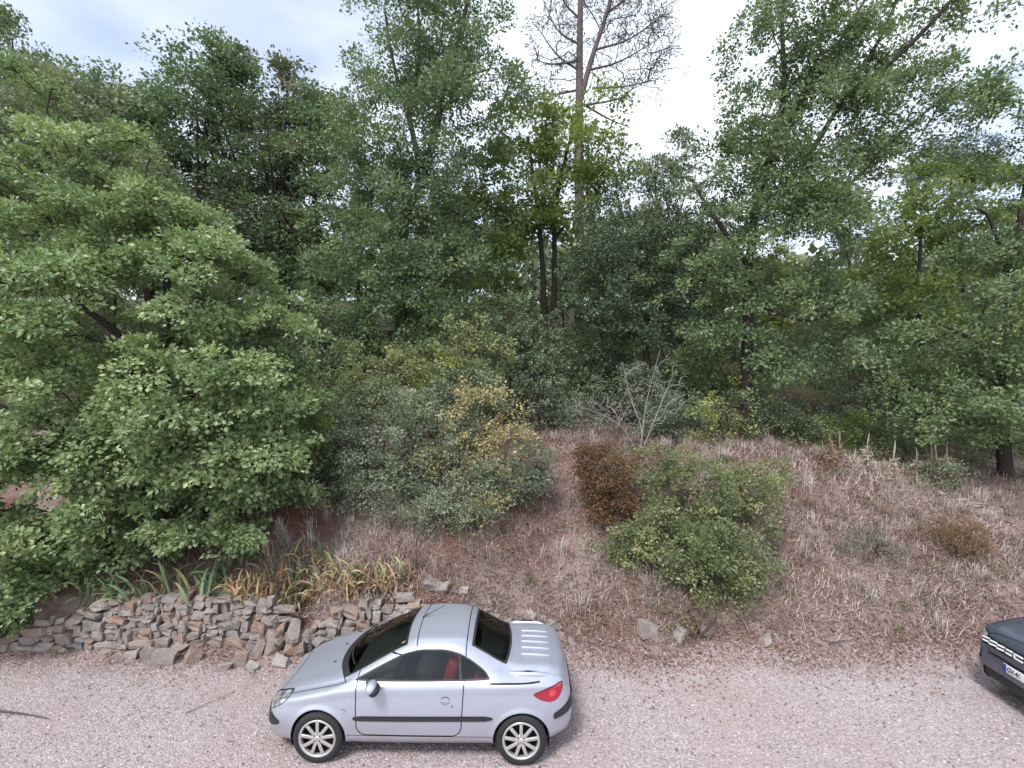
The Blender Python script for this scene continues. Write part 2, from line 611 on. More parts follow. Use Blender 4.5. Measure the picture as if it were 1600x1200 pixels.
def lobes_to_tips(lobes, rng, shell=0.42, bough=None, ragged=0.06):
    """lobes: (centre, (rx, ry, rz), number of twig ends)"""
    C = []; O = []
    for c0, rad, m in lobes:
        if bough:
            k, br, bt = bough
            mt = m; m = max(2, m // k)
        q = unit(rng.normal(0, 1, (m, 3)))
        ph = rng.uniform(0, 6, 3)
        lump = 1 + 0.18 * np.sin(5 * q[:, 0] + ph[0]) * np.sin(4 * q[:, 2] + ph[1]) + rng.normal(0, 0.07, m)
        rr = (shell + (1 - shell) * rng.random(m) ** 0.6) * lump
        if ragged:
            rr = np.where(rng.random(m) < ragged, rr * rng.uniform(1.15, 1.6, m), rr)
        cc = np.asarray(c0) + q * rr[:, None] * np.asarray(rad)
        oo = unit(q * np.array([1, 1, 0.8]))
        if bough:
            ii = np.repeat(np.arange(m), k)
            n3 = unit(np.array([0, 0, 1.0]) * 0.9 + oo * 0.35 + rng.normal(0, 0.18, (m, 3)))[ii]
            dv = rng.normal(0, 1, (len(ii), 3)); dv = unit(dv - n3 * np.einsum('ij,ij->i', dv, n3)[:, None])
            rad_ = (br * rng.uniform(0.6, 1.4, m))[ii] * np.sqrt(rng.random(len(ii)))
            cc = cc[ii] + dv * rad_[:, None] + n3 * rng.normal(0, bt, (len(ii), 1)) + oo[ii] * rad_[:, None] * 0.3
            oo = unit(oo[ii] * 0.6 + dv * 0.6)
        C.append(cc); O.append(oo)
    return np.vstack(C), np.vstack(O)


TRI_COUNT = [0]


def plant(name, label, cat, trunks, lobes, leafmat, bark, seed, group=None, r_tip=0.006, step=0.35, wob=0.12, lift=0.25, expo=0.44,
          parts=('trunk', 'crown'), shell=0.42, base=None, minz=None, bough=None, ragged=0.06, **leafkw):
    rng = np.random.default_rng(seed)
    tips, out = lobes_to_tips(lobes, rng, shell, bough, ragged)
    if minz is not None:
        g = hgt(tips[:, 0], tips[:, 1]) + minz
        tips[:, 2] = np.maximum(tips[:, 2], g + rng.random(len(tips)) * 0.15)
    b = np.asarray(trunks[0][0][0] if base is None else base, float)
    tb, _ = grow(trunks, tips, rng, r_tip=r_tip, step=step, wob=wob, lift=lift, expo=expo)
    root = empty(name, b)
    tag(root, label, cat, group)
    link(parts[0], tb.mesh(parts[0], b), bark, root)
    if leafmat is not None:
        V, T, tn = leaves(tips, out, rng, **leafkw)
        TRI_COUNT[0] += len(T)
        link(parts[1], mesh_np(parts[1], V - b, T, tn), leafmat, root)
    return root


def copy_tree(o, parent=None):
    c_ = o.copy(); COL.objects.link(c_); c_.parent = parent
    for ch in [x for x in bpy.data.objects if x.parent == o]:
        copy_tree(ch, c_)
    return c_


def lob(px, py, Y, rxp, ryp, dep, m):
    """a crown lobe given by where it stands in the place: bearing, height and distance"""
    return (W(px, py, Y), (rxp / F * Y, dep, ryp / F * Y), m)


def stem(pts, r0, r1):
    return (np.array(pts), r0, r1)


def gp(px, Y, dz=-0.1):
    x = (px - 800) / F * Y
    return np.array([x, Y, h1(x, Y) + dz])


BARK_DARK = mat_bark('bark_dark', (0.022, 0.018, 0.016), (0.075, 0.062, 0.055))
BARK_PINE = mat_bark('bark_pine', (0.07, 0.055, 0.05), (0.19, 0.155, 0.15))
BARK_GREY = mat_bark('bark_grey', (0.20, 0.18, 0.18), (0.40, 0.37, 0.37))
BARK_TWIG = mat_bark('bark_twig', (0.06, 0.045, 0.035), (0.16, 0.12, 0.10))

L_MAPLE = mat_leaf('leaf_field_maple', [(0.0, (0.097, 0.164, 0.080)), (0.45, (0.192, 0.279, 0.129)), (0.8, (0.332, 0.401, 0.200)), (1.0, (0.474, 0.524, 0.290))], 0.28, 0.45, 0.5)
L_OAK = mat_leaf('leaf_downy_oak', [(0.0, (0.073, 0.123, 0.068)), (0.5, (0.140, 0.205, 0.106)), (1.0, (0.246, 0.306, 0.142))], 0.28, 0.5, 0.45)
L_OAKL = mat_leaf('leaf_light_oak', [(0.0, (0.106, 0.156, 0.054)), (0.5, (0.200, 0.252, 0.084)), (1.0, (0.325, 0.360, 0.120))], 0.4, 0.5, 0.4)
L_GREY = mat_leaf('leaf_grey_oak', [(0.0, (0.090, 0.122, 0.079)), (0.5, (0.165, 0.200, 0.122)), (1.0, (0.276, 0.294, 0.175))], 0.25, 0.5, 0.45)
L_HOLM = mat_leaf('leaf_holm_oak', [(0.0, (0.045, 0.074, 0.045)), (0.6, (0.092, 0.134, 0.076)), (1.0, (0.167, 0.213, 0.119))], 0.15, 0.42, 0.5)
L_PINE = mat_leaf('needle_pine', [(0.0, (0.07, 0.085, 0.07)), (0.5, (0.12, 0.135, 0.115)), (1.0, (0.18, 0.17, 0.14))], 0.2, 0.6, 0.3)
L_HAZEPINE = mat_leaf('needle_hazed_pine', [(0.0, (0.08, 0.115, 0.12)), (1.0, (0.17, 0.21, 0.22))], 0.2, 0.6, 0.3)  # blue of the distance haze is put into the needle colour
L_SHRUB = mat_leaf('leaf_grey_shrub', [(0.0, (0.100, 0.136, 0.094)), (0.5, (0.185, 0.227, 0.152)), (1.0, (0.331, 0.356, 0.256))], 0.25, 0.5, 0.4)
L_GREEN = mat_leaf('leaf_green_shrub', [(0.0, (0.102, 0.138, 0.069)), (0.5, (0.197, 0.234, 0.116)), (1.0, (0.364, 0.372, 0.183))], 0.3, 0.48, 0.4)
L_YELL = mat_leaf('leaf_yellowing', [(0.0, (0.209, 0.213, 0.098)), (0.5, (0.396, 0.364, 0.182)), (0.8, (0.528, 0.448, 0.260)), (1.0, (0.550, 0.392, 0.234))], 0.35, 0.55, 0.3)
L_YGRN = mat_leaf('leaf_yellow_green', [(0.0, (0.127, 0.172, 0.057)), (0.5, (0.241, 0.287, 0.098)), (1.0, (0.402, 0.431, 0.161))], 0.35, 0.5, 0.3)
L_RUST = mat_leaf('leaf_rust_box', [(0.0, (0.075, 0.052, 0.032)), (0.5, (0.165, 0.098, 0.052)), (1.0, (0.27, 0.175, 0.09))], 0.2, 0.55, 0.3)
L_BROWN = mat_leaf('leaf_browned_oak', [(0.0, (0.06, 0.095, 0.065)), (0.55, (0.115, 0.15, 0.095)), (0.74, (0.15, 0.15, 0.10)), (0.9, (0.23, 0.165, 0.12)), (1.0, (0.27, 0.18, 0.13))], 0.25, 0.55, 0.3)

# ---- the big pale maple leaning over the wall
b0 = np.array([-7.6, 10.3, h1(-7.6, 10.3) - 0.15])
plant('field_maple', 'big pale green spreading tree overhanging the dry stone wall', 'tree',
      [stem([b0, b0 + (0.1, -0.1, 1.2), b0 + (0.35, -0.2, 3.0), b0 + (0.2, 0.1, 5.2), b0 + (-0.3, 0.2, 7.0)], 0.20, 0.025),
       stem([b0 + (0.15, -0.12, 1.5), b0 + (1.2, -0.6, 2.6), b0 + (2.6, -0.7, 3.6)], 0.12, 0.04),
       stem([b0 + (0.05, -0.1, 1.0), b0 + (-1.2, -0.9, 1.9), b0 + (-2.4, -1.3, 2.6)], 0.12, 0.04),
       stem([b0 + (0.2, -0.15, 1.8), b0 + (0.6, -1.3, 2.2), b0 + (1.1, -2.0, 2.2)], 0.09, 0.03),
       stem([b0 + (0.3, -0.2, 3.2), b0 + (-0.9, -0.6, 4.3), b0 + (-1.9, -0.8, 5.2)], 0.09, 0.03)],
      [lob(90, 300, 10.6, 170, 110, 1.7, 246), lob(210, 370, 10.2, 130, 90, 1.5, 159), lob(30, 220, 11.2, 95, 90, 1.4, 116), lob(170, 350, 9.9, 110, 60, 0.7, 90),
       lob(320, 450, 9.8, 105, 75, 1.4, 174), lob(120, 500, 9.3, 190, 100, 1.6, 290), lob(415, 540, 10.1, 60, 75, 1.1, 116),
       lob(60, 650, 8.9, 160, 85, 1.4, 232), lob(290, 600, 9.2, 165, 65, 1.4, 246), lob(190, 690, 8.7, 180, 50, 1.2, 203),
       lob(330, 710, 9.0, 120, 40, 0.9, 116), lob(60, 780, 8.6, 140, 65, 1.1, 188), lob(280, 800, 8.8, 100, 28, 0.6, 101),
       lob(400, 650, 9.7, 75, 50, 1.0, 101), lob(20, 900, 8.6, 85, 55, 0.7, 130), lob(385, 765, 9.3, 65, 26, 0.6, 65), lob(150, 850, 8.9, 70, 22, 0.5, 58)],
      L_MAPLE, BARK_DARK, 11, shell=0.55, bough=(9, 0.50, 0.05), per=74, spread=0.27, flat=0.45, ln=0.085, wd=0.056, tint=0.56, tvar=0.11, lvar=0.18, fall=0.3,
      upw=0.8, outw=0.5, rnd=0.5)

# paler, greyer tree standing behind it on the terrace
b1 = gp(60, 13.5)
plant('grey_oak', 'pale grey-green tree rising behind the big tree over the wall', 'tree',
      [stem([b1, b1 + (0.1, 0, 2.5), b1 + (-0.2, 0.1, 5.0), b1 + (0.1, 0, 7.2)], 0.2, 0.05)],
      [lob(30, 170, 13.2, 95, 75, 1.8, 110), lob(120, 230, 13.6, 105, 70, 1.8, 100), lob(200, 300, 13.4, 80, 60, 1.6, 70), lob(20, 300, 13, 120, 80, 1.8, 90)],
      L_GREY, BARK_DARK, 12, bough=(5, 0.55, 0.12), per=70, spread=0.42, ln=0.10, wd=0.075, tint=0.62)

# ---- the tall oak with the leaning dark trunk
b2 = gp(632, 16.5)
wp = lambda *a: W(*a)
plant('tall_oak', 'tall dark oak with a bent trunk leaning toward the bare-limbed pine', 'tree',
      [stem([b2, wp(630, 420, 16.5), wp(632, 350, 16.5), wp(660, 275, 16.4), wp(682, 200, 16.3), wp(693, 140, 16.2), wp(715, 70, 16.2), wp(738, -40, 16.2), wp(742, -110, 16.2)], 0.19, 0.04),
       stem([wp(660, 275, 16.4), wp(640, 190, 16.8), wp(615, 100, 17.0), wp(600, 10, 17.0)], 0.11, 0.03),
       stem([wp(693, 140, 16.2), wp(720, 122, 15.8), wp(765, 108, 15.5)], 0.08, 0.025),
       stem([wp(640, 190, 16.8), wp(655, 80, 17.4), wp(650, -30, 17.6)], 0.08, 0.025)],
      [lob(610, 60, 17, 75, 90, 1.9, 100), lob(700, 10, 16.3, 85, 100, 1.9, 120), lob(600, 190, 16.8, 72, 90, 1.8, 100), lob(755, 130, 15.8, 50, 75, 1.4, 60),
       lob(580, 300, 16.4, 62, 90, 1.7, 80), lob(640, 330, 16.8, 90, 80, 1.9, 90), lob(720, 300, 16.5, 70, 100, 1.8, 90), lob(590, 430, 16.2, 85, 75, 1.8, 100),
       lob(690, 440, 16.3, 90, 70, 1.8, 100), lob(640, 420, 15.2, 75, 60, 1.0, 60), lob(650, 260, 15.3, 70, 70, 1.0, 60), lob(690, 180, 15.3, 60, 70, 0.9, 45), lob(660, 110, 16.2, 75, 60, 1.4, 55), lob(620, 510, 15.2, 80, 40, 0.9, 45), lob(650, -90, 16.8, 110, 70, 1.8, 60)],
      L_OAK, BARK_DARK, 13, bough=(5, 0.55, 0.12), per=70, spread=0.48, ln=0.11, wd=0.066, tint=0.50, tvar=0.18, upw=0.5, rnd=0.75)

# ---- the yellow-green multi-stemmed oak
b3 = gp(850, 19.0)
plant('light_oak', 'yellow-green oak with several thin dark stems in front of the pine', 'tree',
      [stem([b3, wp(850, 480, 19), wp(845, 380, 19), wp(835, 290, 19), wp(825, 215, 19)], 0.15, 0.04),
       stem([b3 + (0.3, 0, 0), wp(866, 440, 19.1), wp(868, 330, 19.2), wp(885, 240, 19.3), wp(900, 190, 19.3)], 0.13, 0.04),
       stem([wp(868, 370, 19.2), wp(890, 345, 19), wp(930, 315, 18.8)], 0.07, 0.02)],
      [lob(830, 215, 19, 70, 50, 1.8, 70), lob(905, 225, 19.2, 60, 60, 1.8, 70), lob(800, 290, 19, 65, 60, 1.8, 70), lob(890, 310, 19, 75, 50, 1.8, 70), lob(840, 390, 19, 80, 55, 1.9, 70), lob(945, 270, 19.2, 35, 40, 1.2, 25)],
      L_OAKL, BARK_DARK, 14, bough=(5, 0.55, 0.12), per=55, spread=0.55, ln=0.15, wd=0.10, tint=0.45, upw=0.6, rnd=0.65)

# ---- the thin pine with bare limbs
b4 = gp(905, 29)
pine_tr = [stem([b4, wp(905, 300, 29), wp(905, 160, 29), wp(906, 60, 29), wp(907, -30, 29), wp(905, -120, 29)], 0.32, 0.10),
           stem([wp(906, 158, 29), wp(925, 90, 29), wp(945, 30, 29.2), wp(965, -40, 29.3), wp(975, -110, 29.3)], 0.18, 0.06)]
for (x0, y0, x1, y1, x2, y2) in [(912, 165, 975, 150, 1010, 105), (905, 140, 860, 150, 825, 160), (904, 110, 870, 85, 838, 40), (930, 78, 985, 60, 1040, 20),
                                 (915, 165, 950, 185, 985, 200), (920, 110, 970, 95, 1030, 60), (905, 70, 870, 45, 845, -10), (906, 30, 880, 0, 860, -60),
                                 (950, 20, 1000, -20, 1045, -60), (925, 138, 975, 135, 1025, 125), (906, 160, 870, 185, 850, 215), (904, 95, 862, 100, 832, 92)]:
    pine_tr.append(stem([wp(x0, y0, 29), wp(x1, y1, 29 + (x1 % 7) * 0.25 - 0.7), wp(x2, y2, 29 + (x2 % 9) * 0.35 - 1.4)], 0.075, 0.02))
plant('bare_pine', 'tall thin pine with fanned bare limbs and sparse needles above the wood', 'tree', pine_tr,
      [lob(860, 70, 29, 42, 80, 1.8, 120), lob(990, 60, 29, 62, 90, 2.2, 190), lob(930, 10, 29, 60, 80, 2.0, 130), lob(930, -80, 29, 110, 70, 2.2, 60), lob(1030, 60, 29, 28, 60, 1.5, 80), lob(900, 150, 29, 65, 22, 1.6, 22)],
      L_PINE, BARK_PINE, 15, r_tip=0.015, per=15, spread=0.40, flat=0.8, ln=0.20, wd=0.045, tint=0.5, upw=0.3, rnd=0.9, step=0.5)

# ---- dark rounded holm oak
b5 = gp(1010, 16.5)
plant('holm_oak', 'dense dark evergreen oak with a rounded crown behind the dead grey shrub', 'tree',
      [stem([b5, b5 + (0.1, 0, 1.5), b5 + (0.0, 0.1, 3.2), b5 + (0.2, 0, 5)], 0.2, 0.06), stem([b5 + (0.1, 0, 0.8), b5 + (-1.0, 0, 2.2), b5 + (-1.6, 0, 3.4)], 0.11, 0.04)],
      [lob(1000, 360, 16.5, 100, 85, 1.9, 170), lob(960, 440, 16.3, 75, 85, 1.7, 120), lob(1060, 430, 16.6, 75, 90, 1.7, 120), lob(1000, 500, 16, 80, 55, 1.3, 80)],
      L_HOLM, BARK_DARK, 16, per=100, spread=0.36, ln=0.085, wd=0.052, tint=0.58, tvar=0.2)

# ---- the big right-leaning oak
b6 = gp(1165, 14.5)
plant('leaning_oak', 'large oak whose long limbs sweep up and out over the mullein terrace', 'tree',
      [stem([b6, wp(1168, 520, 14.5), wp(1172, 420, 14.5), wp(1180, 330, 14.5), wp(1205, 240, 14.4), wp(1225, 140, 14.4), wp(1222, 40, 14.4), wp(1230, -60, 14.4)], 0.18, 0.035),
       stem([wp(1180, 330, 14.5), wp(1245, 270, 14.2), wp(1320, 150, 14.0), wp(1380, 50, 13.9), wp(1415, -40, 13.9)], 0.10, 0.03),
       stem([wp(1320, 150, 14.0), wp(1400, 90, 13.6), wp(1470, 20, 13.4), wp(1510, -30, 13.4)], 0.09, 0.03),
       stem([wp(1205, 240, 14.4), wp(1270, 130, 14.8), wp(1340, 20, 15.0), wp(1370, -40, 15)], 0.09, 0.03),
       stem([wp(1175, 370, 14.5), wp(1290, 320, 14), wp(1400, 215, 13.6), wp(1500, 130, 13.4)], 0.07, 0.02),
       stem([wp(1172, 420, 14.5), wp(1110, 330, 14.6), wp(1080, 280, 14.6)], 0.09, 0.03),
       stem([wp(1170, 470, 14.5), wp(1270, 500, 13.8), wp(1340, 440, 13.4)], 0.07, 0.02)],
      [lob(1215, 60, 14.4, 55, 80, 1.4, 105), lob(1200, 190, 14.5, 70, 60, 1.5, 95), lob(1235, 290, 13.6, 70, 60, 0.9, 60), lob(1290, 180, 13.4, 70, 60, 0.9, 55), lob(1330, 70, 14, 85, 70, 1.5, 110), lob(1440, 40, 13.5, 75, 55, 1.3, 60),
       lob(1410, 170, 13.6, 95, 60, 1.4, 90), lob(1480, 170, 13.4, 50, 45, 1.2, 40), lob(1300, 250, 14, 100, 70, 1.5, 100), lob(1140, 300, 14.5, 75, 65, 1.5, 80),
       lob(1250, 380, 14, 120, 75, 1.6, 130), lob(1130, 440, 14.4, 80, 70, 1.5, 90), lob(1260, 500, 13.8, 110, 65, 1.4, 100), lob(1170, 560, 14.2, 80, 45, 1.2, 60), lob(1120, 230, 14.8, 38, 50, 1.1, 30)],
      L_OAK, BARK_DARK, 17, bough=(5, 0.55, 0.12), per=70, spread=0.42, ln=0.10, wd=0.062, tint=0.60, tvar=0.17, upw=0.6, rnd=0.65)

# ---- trees at the end of the terrace
b7 = gp(1572, 13.0)
plant('terrace_oak', 'leafy oak with a thick dark trunk beside the pale dry terrace weeds', 'tree',
      [stem([b7, wp(1565, 640, 13), wp(1572, 520, 13), wp(1585, 400, 13), wp(1610, 250, 13)], 0.17, 0.06), stem([wp(1580, 440, 13), wp(1545, 340, 12.8), wp(1510, 325, 12.6)], 0.06, 0.02),
       stem([wp(1570, 560, 13), wp(1500, 520, 12.8), wp(1450, 500, 12.6)], 0.06, 0.02)],
      [lob(1590, 220, 13, 55, 55, 1.3, 50), lob(1570, 330, 13, 70, 60, 1.3, 60), lob(1580, 470, 12.8, 70, 70, 1.3, 70), lob(1480, 560, 12.9, 80, 50, 1.2, 70), lob(1560, 620, 12.5, 80, 50, 1.1, 70), lob(1470, 640, 13, 90, 35, 1.0, 60), lob(1640, 400, 13, 60, 120, 1.4, 70), lob(1650, 600, 12.6, 60, 80, 1.2, 60), lob(1590, 690, 12.7, 60, 28, 0.7, 30)],
      L_OAK, BARK_DARK, 18, bough=(5, 0.55, 0.12), per=78, spread=0.40, ln=0.095, wd=0.060, tint=0.65, upw=0.7, rnd=0.6)
b8 = gp(1435, 19)
plant('yellow_oak', 'bright yellow-green oak glowing behind the large leaning oak', 'tree',
      [stem([b8, b8 + (0.1, 0, 2.5), b8 + (0.0, 0, 5.0), wp(1440, 330, 19)], 0.16, 0.05)],
      [lob(1420, 320, 19, 90, 45, 2, 90), lob(1500, 320, 19, 70, 40, 1.8, 70), lob(1440, 410, 19, 85, 55, 1.9, 80), lob(1400, 500, 19, 80, 50, 1.8, 70), lob(1530, 450, 19, 60, 70, 1.8, 60)],
      L_OAKL, BARK_DARK, 19, bough=(5, 0.55, 0.12), per=50, spread=0.55, ln=0.15, wd=0.10, tint=0.4, tvar=0.2)
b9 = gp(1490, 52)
plant('far_pine', 'distant pine coloured blue-grey for haze, showing over the yellow-green oak', 'tree',
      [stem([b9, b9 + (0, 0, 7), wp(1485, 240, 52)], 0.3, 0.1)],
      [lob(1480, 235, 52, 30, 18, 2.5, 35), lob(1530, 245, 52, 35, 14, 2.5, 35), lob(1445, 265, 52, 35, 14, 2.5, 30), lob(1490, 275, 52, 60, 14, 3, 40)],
      L_HAZEPINE, BARK_DARK, 20, per=60, spread=0.9, ln=0.35, wd=0.10, tint=0.5)

# ---- woodland oaks behind: three grown shapes, each tree of the wood its own object
def wood_variant(k, mat, H=14.0):
    rng = np.random.default_rng(100 + k)
    lean = rng.normal(0, 0.5, 2)
    tr = [stem([(0, 0, -0.2), (lean[0] * .2, lean[1] * .2, H * .25), (lean[0] * .6, 0, H * .5), (lean[0], lean[1], H * .78), (lean[0] * 1.3, lean[1], H * .95)], 0.19, 0.03)]
    for j in range(5):
        a = rng.uniform(0, 6.28); z0 = H * rng.uniform(.35, .65); r = rng.uniform(1.2, 2.2)
        tr.append(stem([(lean[0] * .5, 0, z0), (lean[0] * .5 + r * .5 * math.cos(a), r * .5 * math.sin(a), z0 + 1.2), (lean[0] * .6 + r * math.cos(a), r * math.sin(a), z0 + 3.0)], 0.07, 0.02))
    lobes = []
    for j in range(13):
        f = (j + 0.5) / 13; z = H * (0.30 + 0.66 * f)
        rr = 2.3 * math.sin(math.pi * min(1, 0.22 + 0.70 * f)) ** 0.8
        a = j * 2.4 + rng.uniform(0, 1)
        lobes.append(((lean[0] * f + rr * .55 * math.cos(a), rr * .55 * math.sin(a), z), (rr * .62, rr * .62, H * .065), 26))
    o = plant('woodland_oak', 'x', 'tree', tr, lobes, mat, BARK_DARK, 200 + k, bough=(4, 0.6, 0.15), per=60, spread=0.56, ln=0.145, wd=0.092, tint=0.50, tvar=0.18, upw=0.5, rnd=0.7, base=(0, 0, 0), r_tip=0.009)
    return o


WV = [wood_variant(0, L_OAK), wood_variant(1, L_OAK), wood_variant(2, L_GREY), wood_variant(3, L_BROWN), wood_variant(4, L_OAKL)]
used = set()


def wood(k, px, Y, topy, label, group=None, wscale=1.0, rz=0.0):
    o = WV[k] if k not in used else copy_tree(WV[k])
    used.add(k)
    x = (px - 800) / F * Y
    z = h1(x, Y)
    top = CAMH - (topy - 600) / F * Y
    s = (top - z) / 13.9
    o.location = (x, Y, z - 0.05)
    o.scale = (s * wscale, s * wscale, s)
    o.rotation_euler = (0, 0, rz)
    tag(o, label, 'tree', group)
    return o


wood(0, 50, 20, 40, 'dark slender oak topping the far end of the wood above the grey-green tree', rz=0.4, wscale=0.85)
wood(1, 165, 20.5, 118, 'rounded dark oak between the slender oak and the feathery-topped oak', rz=2.2, wscale=1.15)
wood(1, 235, 21.5, 150, 'lower dark oak filling in beside the feathery-topped oak', rz=0.9, wscale=1.1)
wood(0, 300, 21, 60, 'tall dark oak with a feathery top at the head of the wood', rz=3.4, wscale=1.05)
wood(3, 425, 21, 100, 'oak with a patch of rusty leaves high in its crown', rz=0.3, wscale=1.1)
wood(1, 372, 22.5, 72, 'dark oak crown rising just behind the rusty-patched oak', rz=5.1, wscale=1.1)
wood(1, 488, 20, 130, 'dark oak standing close beside the tall oak with the bent trunk', rz=4.0, wscale=1.15)
wood(2, 1050, 22, 215, 'grey-green oak peering over the dark evergreen oak', rz=1.1, wscale=0.9)
gtxt = 'oaks deep in the wood'
gl = 'dim oak deep in the wood, mostly hidden by the trees before it'
for (k, px, Y, ty, rz) in [(1, -60, 26, 160, 0.2), (2, 120, 27, 260, 1.0), (0, 230, 26, 250, 2.0), (2, 350, 28, 280, 3.0), (4, 260, 25, 380, 3.4), (1, 450, 27, 280, 0.7), (4, 560, 27, 300, 4.0), (0, 620, 26, 330, 1.5), (2, 720, 26, 290, 2.6),
                           (4, 780, 25, 340, 3.7), (1, 960, 24, 330, 5.0), (4, 1010, 27, 320, 0.9), (0, 1110, 25, 330, 1.9), (4, 1220, 24, 380, 2.8), (2, 1330, 25, 360, 4.4), (1, 1400, 23, 420, 3.1), (0, 1560, 22, 400, 0.6), (4, 1640, 24, 330, 2.3), (1, 1720, 18, 200, 1.2),
                           (2, 1500, 27, 350, 5.5), (1, -180, 20, 100, 0.1), (0, 880, 27, 400, 4.6)]:
    wood(k, px, Y, ty, gl, gtxt, rz=rz, wscale=1.15)


# far wood and undergrowth: leafy masses nobody could count
def mass(name, label, n, xr, yr, hmin, hmax, mat, seed, ln, wd, spread, per, sf):
    rg = np.random.default_rng(seed)
    X = rg.uniform(*xr, n) ; Y = yr[0] + (yr[1] - yr[0]) * rg.random(n) ** 1.5
    X = X * (0.55 + Y / yr[1] * 0.6)
    top = hmin + (hmax - hmin) * np.clip(0.5 + 1.6 * fbm(X * sf, Y * sf, seed), 0, 1)
    Z = hgt(X, Y) + top * rg.random(n) ** 0.6
    c0 = np.stack([X, Y, Z], 1)
    o_ = unit(np.stack([rg.normal(0, .5, n), -0.6 + rg.normal(0, .4, n), 0.5 + rg.normal(0, .3, n)], 1))
    V, T, tn = leaves(c0, o_, rg, per=per, spread=spread, ln=ln, wd=wd, tint=0.5, tvar=0.2, rnd=0.7)
    TRI_COUNT[0] += len(T)
    tag(link(name, mesh_np(name, V, T, tn), mat), label, 'wood', kind='stuff')


mass('far_wood', 'far wooded slope reading as one green mass', 2700, (-75, 75), (27, 75), 4.0, 8.0, L_GREY, 301, 0.50, 0.34, 1.25, 27, 0.15)
mass('undergrowth', 'low leafy undergrowth on the floor of the wood', 1250, (-26, 26), (16.6, 29), 0.2, 2.8, L_OAK, 302, 0.13, 0.085, 0.45, 34, 0.45)

# ------------------------------------------------------------------ shrubs
def shrub(name, label, px, Y, lobes, mat, seed, bark=None, nstem=5, cat='shrub', group=None, spread_m=0.35, **kw):
    rng = np.random.default_rng(seed)
    x = (px - 800) / F * Y
    b = np.array([x, Y, h1(x, Y) - 0.08])
    cs = np.array([l[0] for l in lobes])
    tr = []
    for j in range(nstem):
        tgt = cs[j % len(cs)] + rng.normal(0, spread_m * 0.5, 3)
        s0 = b + np.array([rng.normal(0, 0.10), rng.normal(0, 0.10), 0])
        mid = s0 * 0.5 + tgt * 0.5 + np.array([rng.normal(0, 0.1), rng.normal(0, 0.1), 0.15])
        tr.append(stem([s0, mid, tgt], 0.028, 0.008))
    opt = dict(per=60, spread=0.22, flat=0.6, ln=0.06, wd=0.04, r_tip=0.004, step=0.32, minz=0.12, ragged=0.2, tvar=0.2)
    opt.update(kw)
    return plant(name, label, cat, tr, lobes, mat, bark or BARK_TWIG, seed, group=group, parts=('stems', 'foliage'), base=b, **opt)


shrub('yellowing_shrub', 'olive and yellow shrub tucked under the big pale tree above the iris bed', 440, 10.6,
      [lob(430, 690, 10.4, 85, 40, 0.6, 70), lob(470, 640, 10.8, 50, 45, 0.6, 40)], L_YGRN, 31, tint=0.4, tvar=0.22)
shrub('grey_shrub', 'broad grey-green shrub on the bank above the silver car, beside earth scar', 610, 11.2,
      [lob(590, 690, 11.0, 75, 65, 0.8, 110), lob(660, 660, 11.4, 80, 55, 0.8, 100), lob(590, 750, 10.5, 60, 50, 0.6, 70), lob(690, 730, 10.8, 70, 45, 0.7, 70), lob(640, 790, 10.1, 70, 24, 0.4, 30), lob(780, 745, 10.6, 50, 30, 0.4, 26)], L_SHRUB, 32, tint=0.58, tvar=0.2, ln=0.055, wd=0.035, per=62)
shrub('viburnum', 'tall fresh green shrub with arching sprays behind the grey-green shrub', 650, 13.2,
      [lob(620, 590, 13, 85, 55, 0.9, 90), lob(740, 560, 13.3, 60, 60, 0.9, 70), lob(560, 620, 12.8, 60, 40, 0.7, 50), lob(700, 620, 13, 80, 45, 0.8, 60)], L_GREEN, 33, tint=0.62, ln=0.075, wd=0.05)
shrub('yellow_green_shrub', 'bright yellow-green leafy shrub top among the fresh green sprays', 678, 12.6,
      [lob(690, 575, 12.6, 36, 22, 0.4, 26), lob(645, 625, 12.4, 38, 36, 0.4, 28)], L_YGRN, 34, tint=0.7, ln=0.075, wd=0.05, per=36)
shrub('golden_sapling', 'golden yellow sapling with thinning leaves on the bank', 755, 11.0,
      [lob(755, 655, 10.9, 56, 55, 0.5, 75), lob(795, 700, 10.8, 42, 45, 0.4, 45), lob(770, 760, 10.4, 32, 40, 0.4, 26)], L_YELL, 35, tint=0.6, tvar=0.2, per=26, ln=0.06, wd=0.045)
shrub('yellow_bramble', 'low yellow-leaved bramble below the golden sapling', 740, 10.0,
      [lob(700, 720, 10.5, 50, 22, 0.35, 26), lob(755, 800, 9.9, 22, 24, 0.3, 16)], L_YELL, 36, tint=0.35, per=30, ln=0.06, wd=0.045)
shrub('silver_shrub', 'small silvery grey-green shrub low on the bank under the yellow bramble', 690, 9.9,
      [lob(685, 800, 9.8, 52, 36, 0.45, 60), lob(730, 780, 10.0, 40, 40, 0.4, 35)], L_SHRUB, 37, tint=0.72, per=70, ln=0.045, wd=0.028)
shrub('olive_shrub', 'small dull olive shrub between the golden sapling and the rust-brown bush', 825, 10.6,
      [lob(815, 745, 10.5, 42, 30, 0.4, 40), lob(835, 720, 10.8, 25, 28, 0.3, 20)], L_SHRUB, 38, tint=0.35, ln=0.05)
shrub('round_evergreen', 'dense rounded dark green bush at the foot of the wood', 832, 15.0,
      [lob(832, 555, 15, 58, 58, 1.1, 150), lob(840, 600, 14.6, 48, 40, 0.8, 60)], L_HOLM, 39, tint=0.85, ln=0.08, wd=0.055, per=70)
shrub('edge_shrub', 'yellow-flecked shrub between the round dark bush and the dead grey shrub', 845, 13.6,
      [lob(835, 600, 13.8, 38, 45, 0.5, 30), lob(830, 640, 13.6, 50, 28, 0.5, 30)], L_SHRUB, 40, tint=0.5, per=40)
